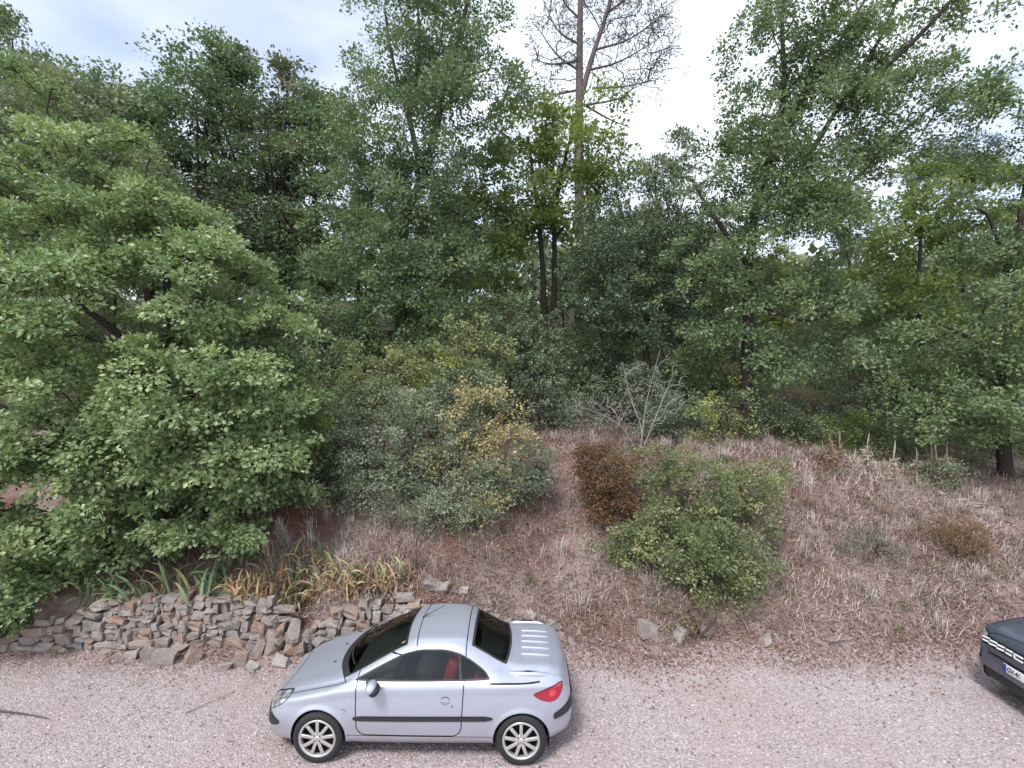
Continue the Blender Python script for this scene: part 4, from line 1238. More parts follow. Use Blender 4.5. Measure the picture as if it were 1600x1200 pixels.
for i, (px, pt, pale, lab) in enumerate([
        (1283, 685, 0, 'short brown mullein stalk standing apart before the yellow-green shrub'), (1298, 675, 0, 'brown mullein stalk in the cluster behind the dry slope'), (1304, 686, 0, 'shorter brown mullein stalk inside the tight cluster'),
        (1314, 672, 0, 'tallest brown mullein stalk of the tight cluster'), (1356, 675, 1, 'tall pale mullein stalk with whitish leaves standing alone'),
        (1395, 686, 1, 'slim pale mullein between the lone tall one and the dark bush'), (1430, 698, 1, 'small bleached mullein stalk in the weeds'), (1455, 682, 0, 'brown mullein stalk before the terrace oak, leaning slightly'),
        (1464, 686, 0, 'brown mullein stalk close beside the slightly leaning one'), (1482, 687, 0, 'brown mullein stalk above the small grey-green terrace shrub'), (1336, 700, 1, 'low pale mullein stub between cluster and lone tall stalk')]):
    mullein(px, 740, pt, M_MULLP if pale else M_MULL, lab, 12.3 + 0.25 * math.sin(i * 2.1), 'mullein stalks on the terrace', i)

# fallen twigs on the gravel
tb = Tubes()
M_TWIG = mat_simple('twig', (0.10, 0.07, 0.06), 0.9, var=0.3)
P = np.array([[ray_ground(q, w_)[0], ray_ground(q, w_)[1], 0.03] for q, w_ in ((-30, 1112), (20, 1117), (50, 1122), (75, 1127))])
tb.add(catmull(P, 5), np.linspace(.014, .006, len(catmull(P, 5))), 6)
P2 = np.array([P[1], P[1] + (0.05, -0.13, 0)]); tb.add(np.linspace(P2[0], P2[1], 4), [.007, .006, .005, .003], 5)
tag(link('fallen_branch', tb.mesh('fallen_branch'), M_TWIG), 'forked dark twig lying on the open gravel', 'branch')
tb = Tubes()
P = np.array([[ray_ground(q, w_)[0], ray_ground(q, w_)[1], 0.025] for q, w_ in ((290, 1118), (325, 1102), (360, 1088))])
tb.add(catmull(P, 5), np.linspace(.006, .003, len(catmull(P, 5))), 5)
tag(link('thin_twig', tb.mesh('thin_twig'), M_TWIG), 'thin straight twig on the gravel before the silver car', 'branch')

# ------------------------------------------------------------------ cars
def clip(A, T, g):
    """split a triangle mesh by the sign of g at its vertices; returns (inside g<0), (outside)"""
    g = np.where(np.abs(g) < 1e-7, 1e-7, g)
    s = g[T] < 0
    k = s.sum(1)
    Tin = [T[k == 3]]; Tout = [T[k == 0]]
    newA = [A]; n0 = len(A)
    mixed = T[(k == 1) | (k == 2)]
    if len(mixed):
        sm_ = s[(k == 1) | (k == 2)]; km = sm_.sum(1)
        lone = np.where(km == 1, np.argmax(sm_, 1), np.argmin(sm_, 1))
        r = np.arange(len(mixed))
        a = mixed[r, lone]; b = mixed[r, (lone + 1) % 3]; c_ = mixed[r, (lone + 2) % 3]
        e = np.concatenate([np.stack([np.minimum(a, b), np.maximum(a, b)], 1), np.stack([np.minimum(a, c_), np.maximum(a, c_)], 1)])
        u, inv = np.unique(e, axis=0, return_inverse=True)
        inv = inv.ravel()
        t_ = g[u[:, 0]] / (g[u[:, 0]] - g[u[:, 1]])
        newA.append(A[u[:, 0]] * (1 - t_[:, None]) + A[u[:, 1]] * t_[:, None])
        ab = n0 + inv[:len(mixed)]; ac = n0 + inv[len(mixed):]
        tip = np.stack([a, ab, ac], 1)
        q = np.concatenate([np.stack([ab, b, c_], 1), np.stack([ab, c_, ac], 1)])
        l1 = km == 1
        Tin.append(tip[l1]); Tout.append(q[np.concatenate([l1, l1])])
        Tout.append(tip[~l1]); Tin.append(q[np.concatenate([~l1, ~l1])])
    A = np.vstack(newA)

    def pack(Ts):
        Tq = np.vstack(Ts)
        if len(Tq) == 0:
            return A[:0], Tq
        u, inv = np.unique(Tq, return_inverse=True)
        return A[u], inv.reshape(-1, 3)
    return pack(Tin), pack(Tout)


def poly_sd(px, py, poly):
    """signed distance (negative inside) to a closed polygon"""
    poly = np.asarray(poly, float)
    d = np.full(px.shape, 1e9); inside = np.zeros(px.shape, bool)
    m = len(poly)
    for i in range(m):
        ax, ay = poly[i]; bx_, by_ = poly[(i + 1) % m]
        ex, ey = bx_ - ax, by_ - ay
        t_ = np.clip(((px - ax) * ex + (py - ay) * ey) / (ex * ex + ey * ey), 0, 1)
        d = np.minimum(d, np.hypot(px - ax - t_ * ex, py - ay - t_ * ey))
        cr = ((ay > py) != (by_ > py)) & (px < (bx_ - ax) * (py - ay) / (by_ - ay + 1e-12) + ax)
        inside ^= cr
    return np.where(inside, -d, d)


def rpoly(P, n=6):
    """closed smooth curve through the points"""
    P = np.asarray(P, float)
    Q = np.vstack([P[-1:], P, P[:2]])
    out = []
    for i in range(1, len(Q) - 2):
        t_ = np.linspace(0, 1, n, endpoint=False)[:, None]
        a, b, c_, d = Q[i - 1], Q[i], Q[i + 1], Q[i + 2]
        out.append(0.5 * (2 * b + (c_ - a) * t_ + (2 * a - 5 * b + 4 * c_ - d) * t_ ** 2 + (-a + 3 * b - 3 * c_ + d) * t_ ** 3))
    return np.vstack(out)


def rbox(x, z, x0, x1, z0, z1, r):
    qx = np.abs(x - (x0 + x1) / 2) - (x1 - x0) / 2 + r
    qz = np.abs(z - (z0 + z1) / 2) - (z1 - z0) / 2 + r
    return np.hypot(np.maximum(qx, 0), np.maximum(qz, 0)) + np.minimum(np.maximum(qx, qz), 0) - r


def body_surface(S, nx=230, per=9):
    """loft of cross-sections; S holds the length, the side tables and the plan tables"""
    L = S['L']
    th = np.linspace(0, np.pi, nx)
    x = L * (0.5 - 0.5 * np.cos(th)) * 0.45 + L * np.linspace(0, 1, nx) * 0.55
    tb = {k: pchip([p[0] for p in S[k]], [p[1] for p in S[k]], x) for k in ('zt', 'zb', 'wm', 'zs', 'ws', 'ye', 'ze')}
    zm = np.clip(S.get('zm', 0.52), tb['zb'] + 0.02, tb['zs'] - 0.02)
    zb, wm, zs, ws, ye, ze, zt = (tb[k] for k in ('zb', 'wm', 'zs', 'ws', 'ye', 'ze', 'zt'))
    h_ = zs - zb
    pts = np.stack([
        np.stack([wm - 0.10, zb], -1), np.stack([wm - 0.035, zb + 0.10 * h_], -1), np.stack([wm - 0.008, zb + 0.32 * h_], -1),
        np.stack([wm, zb + 0.58 * h_], -1), np.stack([wm * 0.6 + ws * 0.4, zb + 0.82 * h_], -1), np.stack([ws, zs], -1),
        np.stack([ws * 0.86 + ye * 0.14, zs * 0.90 + ze * 0.10 + 0.004], -1),
        np.stack([ws * 0.42 + ye * 0.58 + 0.012, zs * 0.48 + ze * 0.52], -1),
        np.stack([ye + 0.012, ze - 0.018], -1), np.stack([ye * 0.93, ze + 0.10 * (zt - ze)], -1),
        np.stack([ye * 0.55, ze + 0.70 * (zt - ze)], -1), np.stack([ye * 0.0, zt], -1)], 1)       # nx, 12, 2
    rows = []
    for i in range(nx):
        p = pts[i]
        s = np.concatenate([[0], np.cumsum(np.maximum(np.linalg.norm(np.diff(p, axis=0), axis=1), 1e-4))])
        ss = np.concatenate([np.linspace(s[j], s[j + 1], per, endpoint=False) for j in range(len(s) - 1)] + [[s[-1]]])
        # central-difference Hermite, softened
        m = np.zeros_like(p)
        ds = np.diff(s)[:, None]
        dd = np.diff(p, axis=0) / ds
        m[1:-1] = (dd[:-1] * ds[1:] + dd[1:] * ds[:-1]) / (ds[1:] + ds[:-1])
        m[0] = dd[0]; m[-1] = np.array([-abs(dd[-1][0]), 0])
        j = np.clip(np.searchsorted(s, ss, side='right') - 1, 0, len(ds) - 1)
        t_ = ((ss - s[j]) / np.diff(s)[j])[:, None]
        H = np.diff(s)[j][:, None]
        rows.append((2 * t_ ** 3 - 3 * t_ ** 2 + 1) * p[j] + (t_ ** 3 - 2 * t_ ** 2 + t_) * H * m[j] + (-2 * t_ ** 3 + 3 * t_ ** 2) * p[j + 1] + (t_ ** 3 - t_ ** 2) * H * m[j + 1])
    G = np.array(rows)                                  # nx, nv, 2 (half section)
    nv = G.shape[1]
    full = np.concatenate([G, G[:, -2::-1] * np.array([-1, 1])], 1)   # +y side, centre, -y side
    NV = full.shape[1]
    V = np.stack([np.repeat(x[:, None], NV, 1), full[..., 0], full[..., 1]], -1).reshape(-1, 3)
    # wheel-arch lips
    for xa in S['axles']:
        d = np.hypot(V[:, 0] - xa, V[:, 2] - S['wr']) - S['ar']
        V[:, 1] += np.sign(V[:, 1]) * 0.014 * np.exp(-(np.maximum(d, 0) / 0.035) ** 2) * (np.abs(V[:, 1]) > 0.5)
    i = (np.arange(nx - 1)[:, None] * NV + np.arange(NV - 1)[None]).ravel()
    T = np.concatenate([np.stack([i, i + 1, i + NV], 1), np.stack([i + 1, i + NV + 1, i + NV], 1)])
    cap = []
    for row, flip in ((0, True), (nx - 1, False)):
        o_ = row * NV
        for q in range(nv - 1):
            a, b, c_, d = o_ + q, o_ + q + 1, o_ + NV - 2 - q, o_ + NV - 1 - q
            tt = [[a, b, d], [b, c_, d]]
            cap += [list(reversed(w)) for w in tt] if flip else tt
    T = np.vstack([T, np.array(cap)])
    n_ = np.cross(V[T[:, 1]] - V[T[:, 0]], V[T[:, 2]] - V[T[:, 0]])
    # outward: the roof must face up
    roof = (np.abs(V[T].mean(1)[:, 1]) < 0.2) & (V[T].mean(1)[:, 2] > 1.2)
    if n_[roof][:, 2].sum() < 0:
        T = T[:, ::-1]; n_ = -n_
    N = np.zeros_like(V)
    for c_ in range(3):
        np.add.at(N, T[:, c_], n_)
    return np.hstack([V, unit(N)]), T


def patch(name, AT, mat, parent, off=0.0, shift=(0, 0, 0)):
    A, T = AT
    if len(T) == 0:
        return None
    me = mesh_np(name, A[:, :3] + A[:, 3:] * off - np.asarray(shift), T, sm=True, normals=None)
    nn = unit(A[:, 3:])
    if len(me.vertices) == len(nn):
        me.normals_split_custom_set_from_vertices([tuple(q) for q in nn])
    return link(name, me, mat, parent)


def lathe(prof, n=40):
    """profile of (radius, y) turned about the y axis"""
    prof = np.asarray(prof, float)
    a = np.arange(n) * 2 * np.pi / n
    V = np.stack([prof[:, None, 0] * np.cos(a)[None], np.repeat(prof[:, None, 1], n, 1), prof[:, None, 0] * np.sin(a)[None]], -1).reshape(-1, 3)
    m = len(prof)
    i = (np.arange(m - 1)[:, None] * n + np.arange(n)[None]).ravel(); j = (np.arange(m - 1)[:, None] * n + (np.arange(n)[None] + 1) % n).ravel()
    return V, np.stack([i, j, j + n, i + n], 1)


def boxes(name, L, mat, parent=None, bev=0.0):
    """one mesh of bevelled boxes: (centre, half sizes, rotation about z, rotation about y)"""
    import bmesh
    bm = bmesh.new()
    for cx, hs, rz, ry in L:
        m = Matrix.Translation(Vector(cx)) @ Matrix.Rotation(rz, 4, 'Z') @ Matrix.Rotation(ry, 4, 'Y') @ Matrix.Diagonal((hs[0] * 2, hs[1] * 2, hs[2] * 2, 1))
        bmesh.ops.create_cube(bm, size=1.0, matrix=m)
    if bev:
        bmesh.ops.bevel(bm, geom=bm.edges[:], offset=bev, segments=3, profile=0.5, affect='EDGES')
    me = bpy.data.meshes.new(name); bm.to_mesh(me); bm.free()
    for p in me.polygons:
        p.use_smooth = bool(bev)
    return link(name, me, mat, parent)


def ellipsoid(name, c0, r, mat, parent, zcut=None, seg=24):
    u = np.linspace(0, np.pi, 13); a = np.arange(seg) * 2 * np.pi / seg
    V = np.stack([np.sin(u)[:, None] * np.cos(a)[None] * r[0], np.sin(u)[:, None] * np.sin(a)[None] * r[1], np.repeat(np.cos(u)[:, None], seg, 1) * r[2]], -1).reshape(-1, 3)
    if zcut is not None:
        V[:, 2] = np.maximum(V[:, 2], zcut) if zcut < 0 else V[:, 2]
    i = (np.arange(12)[:, None] * seg + np.arange(seg)[None]).ravel(); j = (np.arange(12)[:, None] * seg + (np.arange(seg)[None] + 1) % seg).ravel()
    return link(name, mesh_np(name, V + np.asarray(c0), np.stack([i, i + seg, j + seg, j], 1), sm=True), mat, parent)


M_PLASTIC = mat_simple('black_plastic', (0.022, 0.022, 0.024), 0.55, var=0.2)
M_RUBBER = mat_simple('tyre_rubber', (0.018, 0.018, 0.019), 0.8, var=0.25, scale=40, bump=0.15)
M_DARK = mat_simple('dark_cavity', (0.010, 0.010, 0.011), 0.9)
M_ALLOY = mat_simple('alloy', (0.55, 0.54, 0.54), 0.35, metal=0.6)
M_CHROME = mat_simple('chrome', (0.8, 0.8, 0.8), 0.15, metal=1.0)
M_TRIM = mat_simple('interior_trim', (0.035, 0.034, 0.036), 0.8)
M_RED = mat_simple('red_leather', (0.30, 0.018, 0.022), 0.45, var=0.15)
M_WHITE = mat_simple('white_plastic', (0.75, 0.75, 0.75), 0.4)
M_BLUE = mat_simple('plate_blue', (0.02, 0.06, 0.32), 0.4)


def mat_paint(name, col, metal, rough):
    t = NT(name)
    tcn = t.n('ShaderNodeTexCoord')
    f = t.noise(14, 3, 0.5, tcn.outputs['Object'])
    d = t.noise(2.2, 5, 0.6, tcn.outputs['Object'])
    c = t.mix(f, tuple(q * 0.93 for q in col), tuple(q * 1.05 for q in col))
    rr = t.n('ShaderNodeMapRange'); t.l(d, rr.inputs['Value'])
    rr.inputs['To Min'].default_value = rough * 0.8; rr.inputs['To Max'].default_value = rough * 1.3
    sp = t.n('ShaderNodeSeparateXYZ'); t.l(tcn.outputs['Object'], sp.inputs[0])
    mr = t.n('ShaderNodeMapRange'); t.l(sp.outputs['Z'], mr.inputs['Value'])
    mr.inputs['From Min'].default_value = 0.62; mr.inputs['From Max'].default_value = 0.18
    du = t.n('ShaderNodeMath', operation='MULTIPLY'); t.l(mr.outputs[0], du.inputs[0]); t.l(t.noise(7, 6, 0.7, tcn.outputs['Object']), du.inputs[1])
    c = t.mix(du.outputs[0], c, (0.30, 0.25, 0.23))
    return t.done(t.principled(c, rr.outputs[0], metal, None, 0.5, 0.6))


def mat_glass(name, tintc, fac=0.06):
    t = NT(name)
    tr = t.n('ShaderNodeBsdfTransparent'); tr.inputs['Color'].default_value = (*tintc, 1)
    gl = t.n('ShaderNodeBsdfGlossy'); gl.inputs['Roughness'].default_value = 0.02; gl.inputs['Color'].default_value = (0.9, 0.95, 1, 1)
    fr = t.n('ShaderNodeFresnel'); fr.inputs['IOR'].default_value = 1.5
    mx = t.n('ShaderNodeMixShader')
    t.l(fr.outputs[0], mx.inputs[0]); t.l(tr.outputs[0], mx.inputs[1]); t.l(gl.outputs[0], mx.inputs[2])
    return t.done(mx)


M_SILVER = mat_paint('silver_paint', (0.47, 0.50, 0.59), 0.5, 0.30)
M_SLATE = mat_paint('slate_paint', (0.14, 0.165, 0.225), 0.6, 0.26)
M_GLASS = mat_glass('tinted_glass', (0.62, 0.68, 0.66))
M_LAMPR = mat_simple('tail_lamp_red', (0.34, 0.008, 0.028), 0.1, coat=1.0, var=0.35, scale=9)
M_LAMPB = mat_simple('tail_lamp_bulb', (0.60, 0.05, 0.07), 0.1, coat=1.0, var=0.3, scale=60)
t = NT('head_lamp'); tcn = t.n('ShaderNodeTexCoord')
f = t.n('ShaderNodeTexVoronoi'); f.inputs['Scale'].default_value = 11.0; t.l(tcn.outputs['Object'], f.inputs['Vector'])
M_LAMPW = t.done(t.principled(t.ramp(f.outputs['Distance'], [(0.1, (0.75, 0.77, 0.80)), (0.5, (0.35, 0.37, 0.40)), (0.8, (0.10, 0.11, 0.12))]), 0.1, 0.5, coat=1.0))


def make_wheel(parent, x, y, wr, rim_r, side, nsp, width=0.19):
    """side -1: outer face toward -y"""
    w = link('wheel', None or mesh_np('wheel', *[q for q in lathe([(0.001, 0.055), (rim_r * .86, 0.055), (rim_r * .86, -0.05)], 32)], sm=False), M_DARK, parent, loc=(x, y, wr))
    if side > 0:
        w.rotation_euler = (0, 0, math.pi)
    h_ = width / 2
    prof = [(rim_r, h_ * .9), (rim_r + .02, h_), (wr - .035, h_), (wr - .008, h_ * .86), (wr, h_ * .6), (wr, h_ * .22), (wr - .008, h_ * .19), (wr - .008, h_ * .13), (wr, h_ * .1), (wr, -h_ * .1), (wr - .008, -h_ * .13), (wr - .008, -h_ * .19), (wr, -h_ * .22), (wr, -h_ * .6), (wr - .008, -h_ * .86), (wr - .035, -h_), (rim_r + .02, -h_), (rim_r - .004, -h_ * .9)]
    link('tyre', mesh_np('tyre', *lathe(prof, 56), sm=True), M_RUBBER, w)
    V, Q = lathe([(rim_r + .002, -h_ * .93), (rim_r - .004, -h_ * 1.0), (rim_r - .020, -h_ * .98), (rim_r - .026, -h_ * .80), (rim_r - .03, -h_ * .2), (rim_r - .03, h_ * .7)], 56)
    rim = link('rim', mesh_np('rim', V, Q, sm=True), M_ALLOY, w)
    L = []
    r0, r1 = 0.035, rim_r - 0.018
    for k in range(nsp):
        a = math.pi / 2 + k * 2 * math.pi / nsp
        rc = (r0 + r1) / 2
        L.append(((rc * math.cos(a), -h_ * .82, rc * math.sin(a)), ((r1 - r0) / 2, 0.011, 0.019), 0, -a))
    boxes('spokes', L, M_ALLOY, w, 0.005)
    V, Q = lathe([(0.001, -h_ * .98), (0.026, -h_ * .98), (0.03, -h_ * .93), (0.062, -h_ * .9), (0.07, -h_ * .7)], 28)
    link('hub', mesh_np('hub', V, Q, sm=True), M_ALLOY, w)
    V, Q = [], []
    for k in range(4):
        a = math.pi / 4 + k * math.pi / 2
        v, q = lathe([(0.0005, -h_ * .945), (0.009, -h_ * .945), (0.009, -h_ * .7)], 10)
        V.append(v + np.array([0.047 * math.cos(a), 0, 0.047 * math.sin(a)])); Q.append(q + k * len(v))
    link('wheel_bolts', mesh_np('wheel_bolts', np.vstack(V), np.vstack(Q)), M_DARK, w)
    return w


def band(AT, g, w):
    """split off a narrow strip |g| < w"""
    A, T = AT
    (inner, outer) = clip(A, T, np.abs(g(A)) - w)
    return inner, outer


def halves(AT, nm):
    """the two flanks' pieces of a mirrored region, each on its own"""
    if nm not in ('door', 'side_moulding', 'side_indicator', 'door_handle', 'door_handle_recess', 'door_lock', 'fog_recess', 'sill_cladding'):
        return [AT]
    a, b = clip(AT[0], AT[1], AT[0][:, 1])
    return [a, b]


def make_car(name, S, label, cat, loc, rz):
    L = S['L']
    sh = np.array([L / 2, 0, 0])
    root = tag(empty(name, loc, rz), label, cat)
    A, T = body_surface(S)
    body = (A, T)

    def take(g, extra=None):
        nonlocal body
        A_, T_ = body
        inn, out = clip(A_, T_, g(A_[:, 0], A_[:, 1], A_[:, 2]))
        body = out
        return inn

    def sub(AT, g):
        A_, T_ = AT
        return clip(A_, T_, g(A_[:, 0], A_[:, 1], A_[:, 2]))
    tab = lambda k, x: pchip([p[0] for p in S[k]], [p[1] for p in S[k]], x)
    pm = S['paint']
    # wheel arches are cut away
    for xa in S['axles']:
        take(lambda x, y, z: np.maximum(np.hypot(x - xa, z - S['wr']) - S['ar'], 0.45 - np.abs(y)))
    # side glass on both flanks
    ztop = lambda x: pchip([p[0] for p in S['wtop']], [p[1] for p in S['wtop']], x)
    zbel = lambda x: pchip([p[0] for p in S['wbot']], [p[1] for p in S['wbot']], x)
    for sgn in (-1, 1):
        gw = lambda x, y, z: np.maximum.reduce([zbel(x) - z, z - ztop(x), 0.42 - sgn * y, S['wtop'][0][0] - x, x - S['wtop'][-1][0]])
        win = take(gw)
        inner, rim = sub(win, lambda x, y, z: gw(x, y, z) + 0.016)
        patch('window_seal', rim, M_PLASTIC, root, 0.002, sh)
        prev = inner
        for xs_ in S['wsplit']:
            post, prev = sub(prev, lambda x, y, z: np.abs(x - xs_ - (z - 1.0) * S.get('splitslope', 0)) - 0.013)
            patch('window_post', post, M_PLASTIC, root, 0.003, sh)
            front, prev = sub(prev, lambda x, y, z: x - xs_ - (z - 1.0) * S.get('splitslope', 0))
            patch('side_window', front, M_GLASS, root, 0.0, sh)
        patch('side_window', prev, M_GLASS, root, 0.0, sh)
    # windscreen and rear window
    ws = take(S['screen'])
    if S.get('cowl'):
        cw, ws = sub(ws, S['cowl'])
        patch('cowl', cw, M_PLASTIC, root, -0.004, sh)
    inner, rim = sub(ws, lambda x, y, z: S['screen'](x, y, z) + 0.022)
    patch('windscreen_surround', rim, M_PLASTIC, root, 0.001, sh)
    patch('windscreen', inner, M_GLASS, root, 0.0, sh)
    rw = take(S['rear'])
    inner, rim = sub(rw, lambda x, y, z: S['rear'](x, y, z) + 0.03)
    patch('rear_window_surround', rim, M_PLASTIC, root, 0.001, sh)
    patch('rear_window', inner, M_GLASS, root, 0.0, sh)
    # lamps
    for sgn in (-1, 1):
        hl = take(lambda x, y, z: np.maximum(poly_sd(x, z, S['head']), S.get('heady', 0.3) - sgn * y))
        inner, rim = sub(hl, lambda x, y, z: np.maximum(poly_sd(x, z, S['head']), S.get('heady', 0.3) - sgn * y) + 0.007)
        patch('headlight', inner, S.get('headmat', M_LAMPW), root, 0.002, sh); patch('headlight_rim', rim, M_DARK, root, -0.004, sh)
        tl = take(lambda x, y, z: np.maximum(poly_sd(x, z, S['tail']), 0.3 - sgn * y))
        inner, rim = sub(tl, lambda x, y, z: np.maximum(poly_sd(x, z, S['tail']), 0.3 - sgn * y) + 0.007)
        if S.get('tailspot'):
            for (sx_, sz_, sr_) in S['tailspot']:
                spot, inner = sub(inner, lambda x, y, z: np.hypot(x - sx_, z - sz_) - sr_)
                patch('tail_light_bulb', spot, M_LAMPB, root, 0.001, sh)
        patch('tail_light', inner, M_LAMPR, root, 0.004, sh); patch('tail_light_rim', rim, M_DARK, root, -0.004, sh)
    # black bumper strips, mouldings
    for nm, g, mt, off in S.get('extras', []):
        for piece in halves(take(g), nm):
            patch(nm, piece, mt, root, off, sh)
    # panels with shut lines
    gap = 0.0065
    for nm, g in S['panels']:
        pn = take(lambda x, y, z: g(x, y, z) - gap)
        inner, line = sub(pn, lambda x, y, z: g(x, y, z) + gap)
        if nm:
            for piece in halves(inner, nm):
                patch(nm, piece, pm, root, 0.0, sh)
        for piece in halves(line, nm):
            patch('shut_line', piece, M_DARK, root, -0.002, sh)
    for cfun, hw, msk_ in S['lines']:
        first = take(lambda x, y, z: np.maximum(cfun(x, y, z) - hw, msk_(x, y, z)))
        line, back = sub(first, lambda x, y, z: -(cfun(x, y, z) + hw))
        flank = len(line[0]) and np.abs(line[0][:, 1]).min() > 0.4
        for piece in halves(line, 'door' if flank else ''):
            patch('shut_line', piece, M_DARK, root, -0.002, sh)
        body = (np.vstack([body[0], back[0]]), np.vstack([body[1], back[1] + len(body[0])]))
    patch('body', body, pm, root, 0.0, sh)
    # dark lining inside the shell, without the glazed openings
    A_, T_ = body_surface(S, 100, 4)
    for xa in S['axles']:
        (_, (A_, T_)) = clip(A_, T_, np.maximum(np.hypot(A_[:, 0] - xa, A_[:, 2] - S['wr']) - S['ar'], 0.45 - np.abs(A_[:, 1])))
    for sgn in (-1, 1):
        (_, lo) = clip(A_, T_, np.maximum.reduce([zbel(A_[:, 0]) - A_[:, 2], A_[:, 2] - ztop(A_[:, 0]), 0.42 - sgn * A_[:, 1], S['wtop'][0][0] - A_[:, 0], A_[:, 0] - S['wtop'][-1][0]]))
        A_, T_ = lo
    (_, (A_, T_)) = clip(A_, T_, S['screen'](A_[:, 0], A_[:, 1], A_[:, 2]))
    (_, (A_, T_)) = clip(A_, T_, S['rear'](A_[:, 0], A_[:, 1], A_[:, 2]))
    patch('inner_lining', (A_, T_), M_TRIM, root, -0.022, sh)
    # wheels and wells
    x_ = lambda q: q - L / 2
    for xa in S['axles']:
        for sgn in (-1, 1):
            make_wheel(root, x_(xa), sgn * S['track'], S['wr'], S['rim'], sgn, S['spokes'])
        V, Q = lathe([(S['ar'] + .004, -S['wm_max'] + .05), (S['ar'] + .004, S['wm_max'] - .05)], 36)
        link('wheel_well', mesh_np('wheel_well', V + np.array([x_(xa), 0, S['wr']]), Q[np.mean(V[Q][..., 2], 1) > -0.12], sm=True), M_DARK, root)
    boxes('underbody', [((0, 0, S['floor']), (L / 2 - .30, .60, .02), 0, 0), ((0, 0, S['floor']), ((S['axles'][1] - S['axles'][0]) / 2 - S['ar'] - .02, S['wm_max'] - .1, .021), 0, 0)], M_DARK, root)
    return root, x_


# ---- silver coupe-cabriolet
TAIL = rpoly([(3.34, .825), (3.42, .86), (3.54, .892), (3.65, .905), (3.70, .88), (3.69, .81), (3.64, .745), (3.55, .725), (3.43, .76)])
HEAD = rpoly([(.055, .535), (.075, .60), (.16, .665), (.36, .735), (.30, .655), (.17, .565), (.09, .52)])
xb = lambda y: 0.83 + 0.46 * y * y
S1 = dict(L=3.835, wr=.300, ar=.338, rim=.222, track=.742, axles=(.75, 3.192), spokes=9, wm_max=.835, floor=.235, paint=M_SILVER,
          zt=[(0, .50), (.012, .545), (.035, .585), (.08, .63), (.15, .672), (.28, .728), (.48, .80), (.68, .862), (.83, .908), (.92, .955), (1.1, 1.05), (1.35, 1.175), (1.58, 1.272), (1.73, 1.325), (1.9, 1.36), (2.1, 1.373), (2.3, 1.37), (2.46, 1.352), (2.58, 1.315), (2.75, 1.23), (2.92, 1.135), (3.04, 1.075), (3.12, 1.056), (3.3, 1.05), (3.5, 1.04), (3.64, 1.015), (3.72, .975), (3.77, .90), (3.80, .80), (3.825, .68), (3.835, .60)],
          zb=[(0, .36), (.015, .28), (.05, .225), (.1, .20), (.2, .185), (.75, .19), (2, .20), (3.2, .21), (3.55, .235), (3.72, .27), (3.80, .32), (3.835, .42)],
          wm=[(0, .40), (.012, .47), (.035, .545), (.08, .625), (.15, .69), (.25, .737), (.4, .775), (.6, .80), (.85, .815), (1.3, .826), (2, .835), (2.8, .835), (3.15, .828), (3.4, .80), (3.55, .765), (3.66, .715), (3.74, .655), (3.79, .585), (3.82, .51), (3.835, .43)],
          ws=[(0, .34), (.012, .40), (.035, .47), (.08, .55), (.15, .615), (.25, .67), (.4, .72), (.6, .755), (.85, .775), (1.1, .785), (1.5, .793), (2, .797), (2.8, .797), (3.15, .785), (3.4, .75), (3.55, .715), (3.66, .665), (3.74, .60), (3.79, .52), (3.82, .45), (3.835, .38)],
          zs=[(0, .47), (.035, .535), (.08, .575), (.15, .62), (.28, .675), (.48, .735), (.75, .80), (1.0, .86), (1.3, .893), (1.7, .91), (2.2, .925), (2.8, .94), (3.2, .945), (3.5, .93), (3.66, .89), (3.75, .80), (3.81, .68), (3.835, .56)],
          ye=[(0, .25), (.035, .38), (.08, .45), (.15, .52), (.28, .58), (.5, .62), (.75, .65), (1.0, .668), (1.2, .658), (1.5, .61), (1.75, .568), (2.1, .552), (2.45, .548), (2.7, .555), (3.0, .572), (3.3, .60), (3.5, .60), (3.64, .56), (3.74, .48), (3.80, .38), (3.835, .26)],
          ze=[(0, .485), (.035, .565), (.08, .605), (.15, .65), (.28, .707), (.5, .778), (.75, .843), (.92, .884), (1.02, .915), (1.12, .962), (1.3, 1.052), (1.55, 1.175), (1.78, 1.273), (1.95, 1.312), (2.1, 1.322), (2.3, 1.318), (2.46, 1.292), (2.6, 1.238), (2.76, 1.155), (2.9, 1.078), (3.0, 1.037), (3.1, 1.022), (3.3, 1.018), (3.5, 1.01), (3.64, .98), (3.73, .92), (3.79, .80), (3.82, .68), (3.835, .58)],
          wtop=[(1.17, .947), (1.22, .972), (1.4, 1.06), (1.6, 1.152), (1.8, 1.228), (2.0, 1.262), (2.2, 1.262), (2.4, 1.228), (2.55, 1.165), (2.68, 1.09), (2.77, 1.03), (2.815, .980)],
          wbot=[(1.17, .942), (1.5, .948), (2.2, .960), (2.7, .972), (2.79, .976), (2.815, .978)], wsplit=[2.46], splitslope=-0.12,
          head=HEAD, tail=TAIL, tailspot=[(3.57, .82, .042)], heady=0.25)
_ye = lambda x: pchip([p[0] for p in S1['ye']], [p[1] for p in S1['ye']], x)
S1['screen'] = lambda x, y, z: np.maximum.reduce([xb(y) - x, x - (1.735 + 0.13 * y * y), np.abs(y) - (_ye(x) - .035), 0.7 - z])
S1['cowl'] = lambda x, y, z: x - xb(y) - 0.075
S1['rear'] = lambda x, y, z: np.maximum.reduce([2.575 - x, x - (3.07 - 0.20 * y * y), np.abs(y) - (_ye(x) - .045), 0.8 - z])
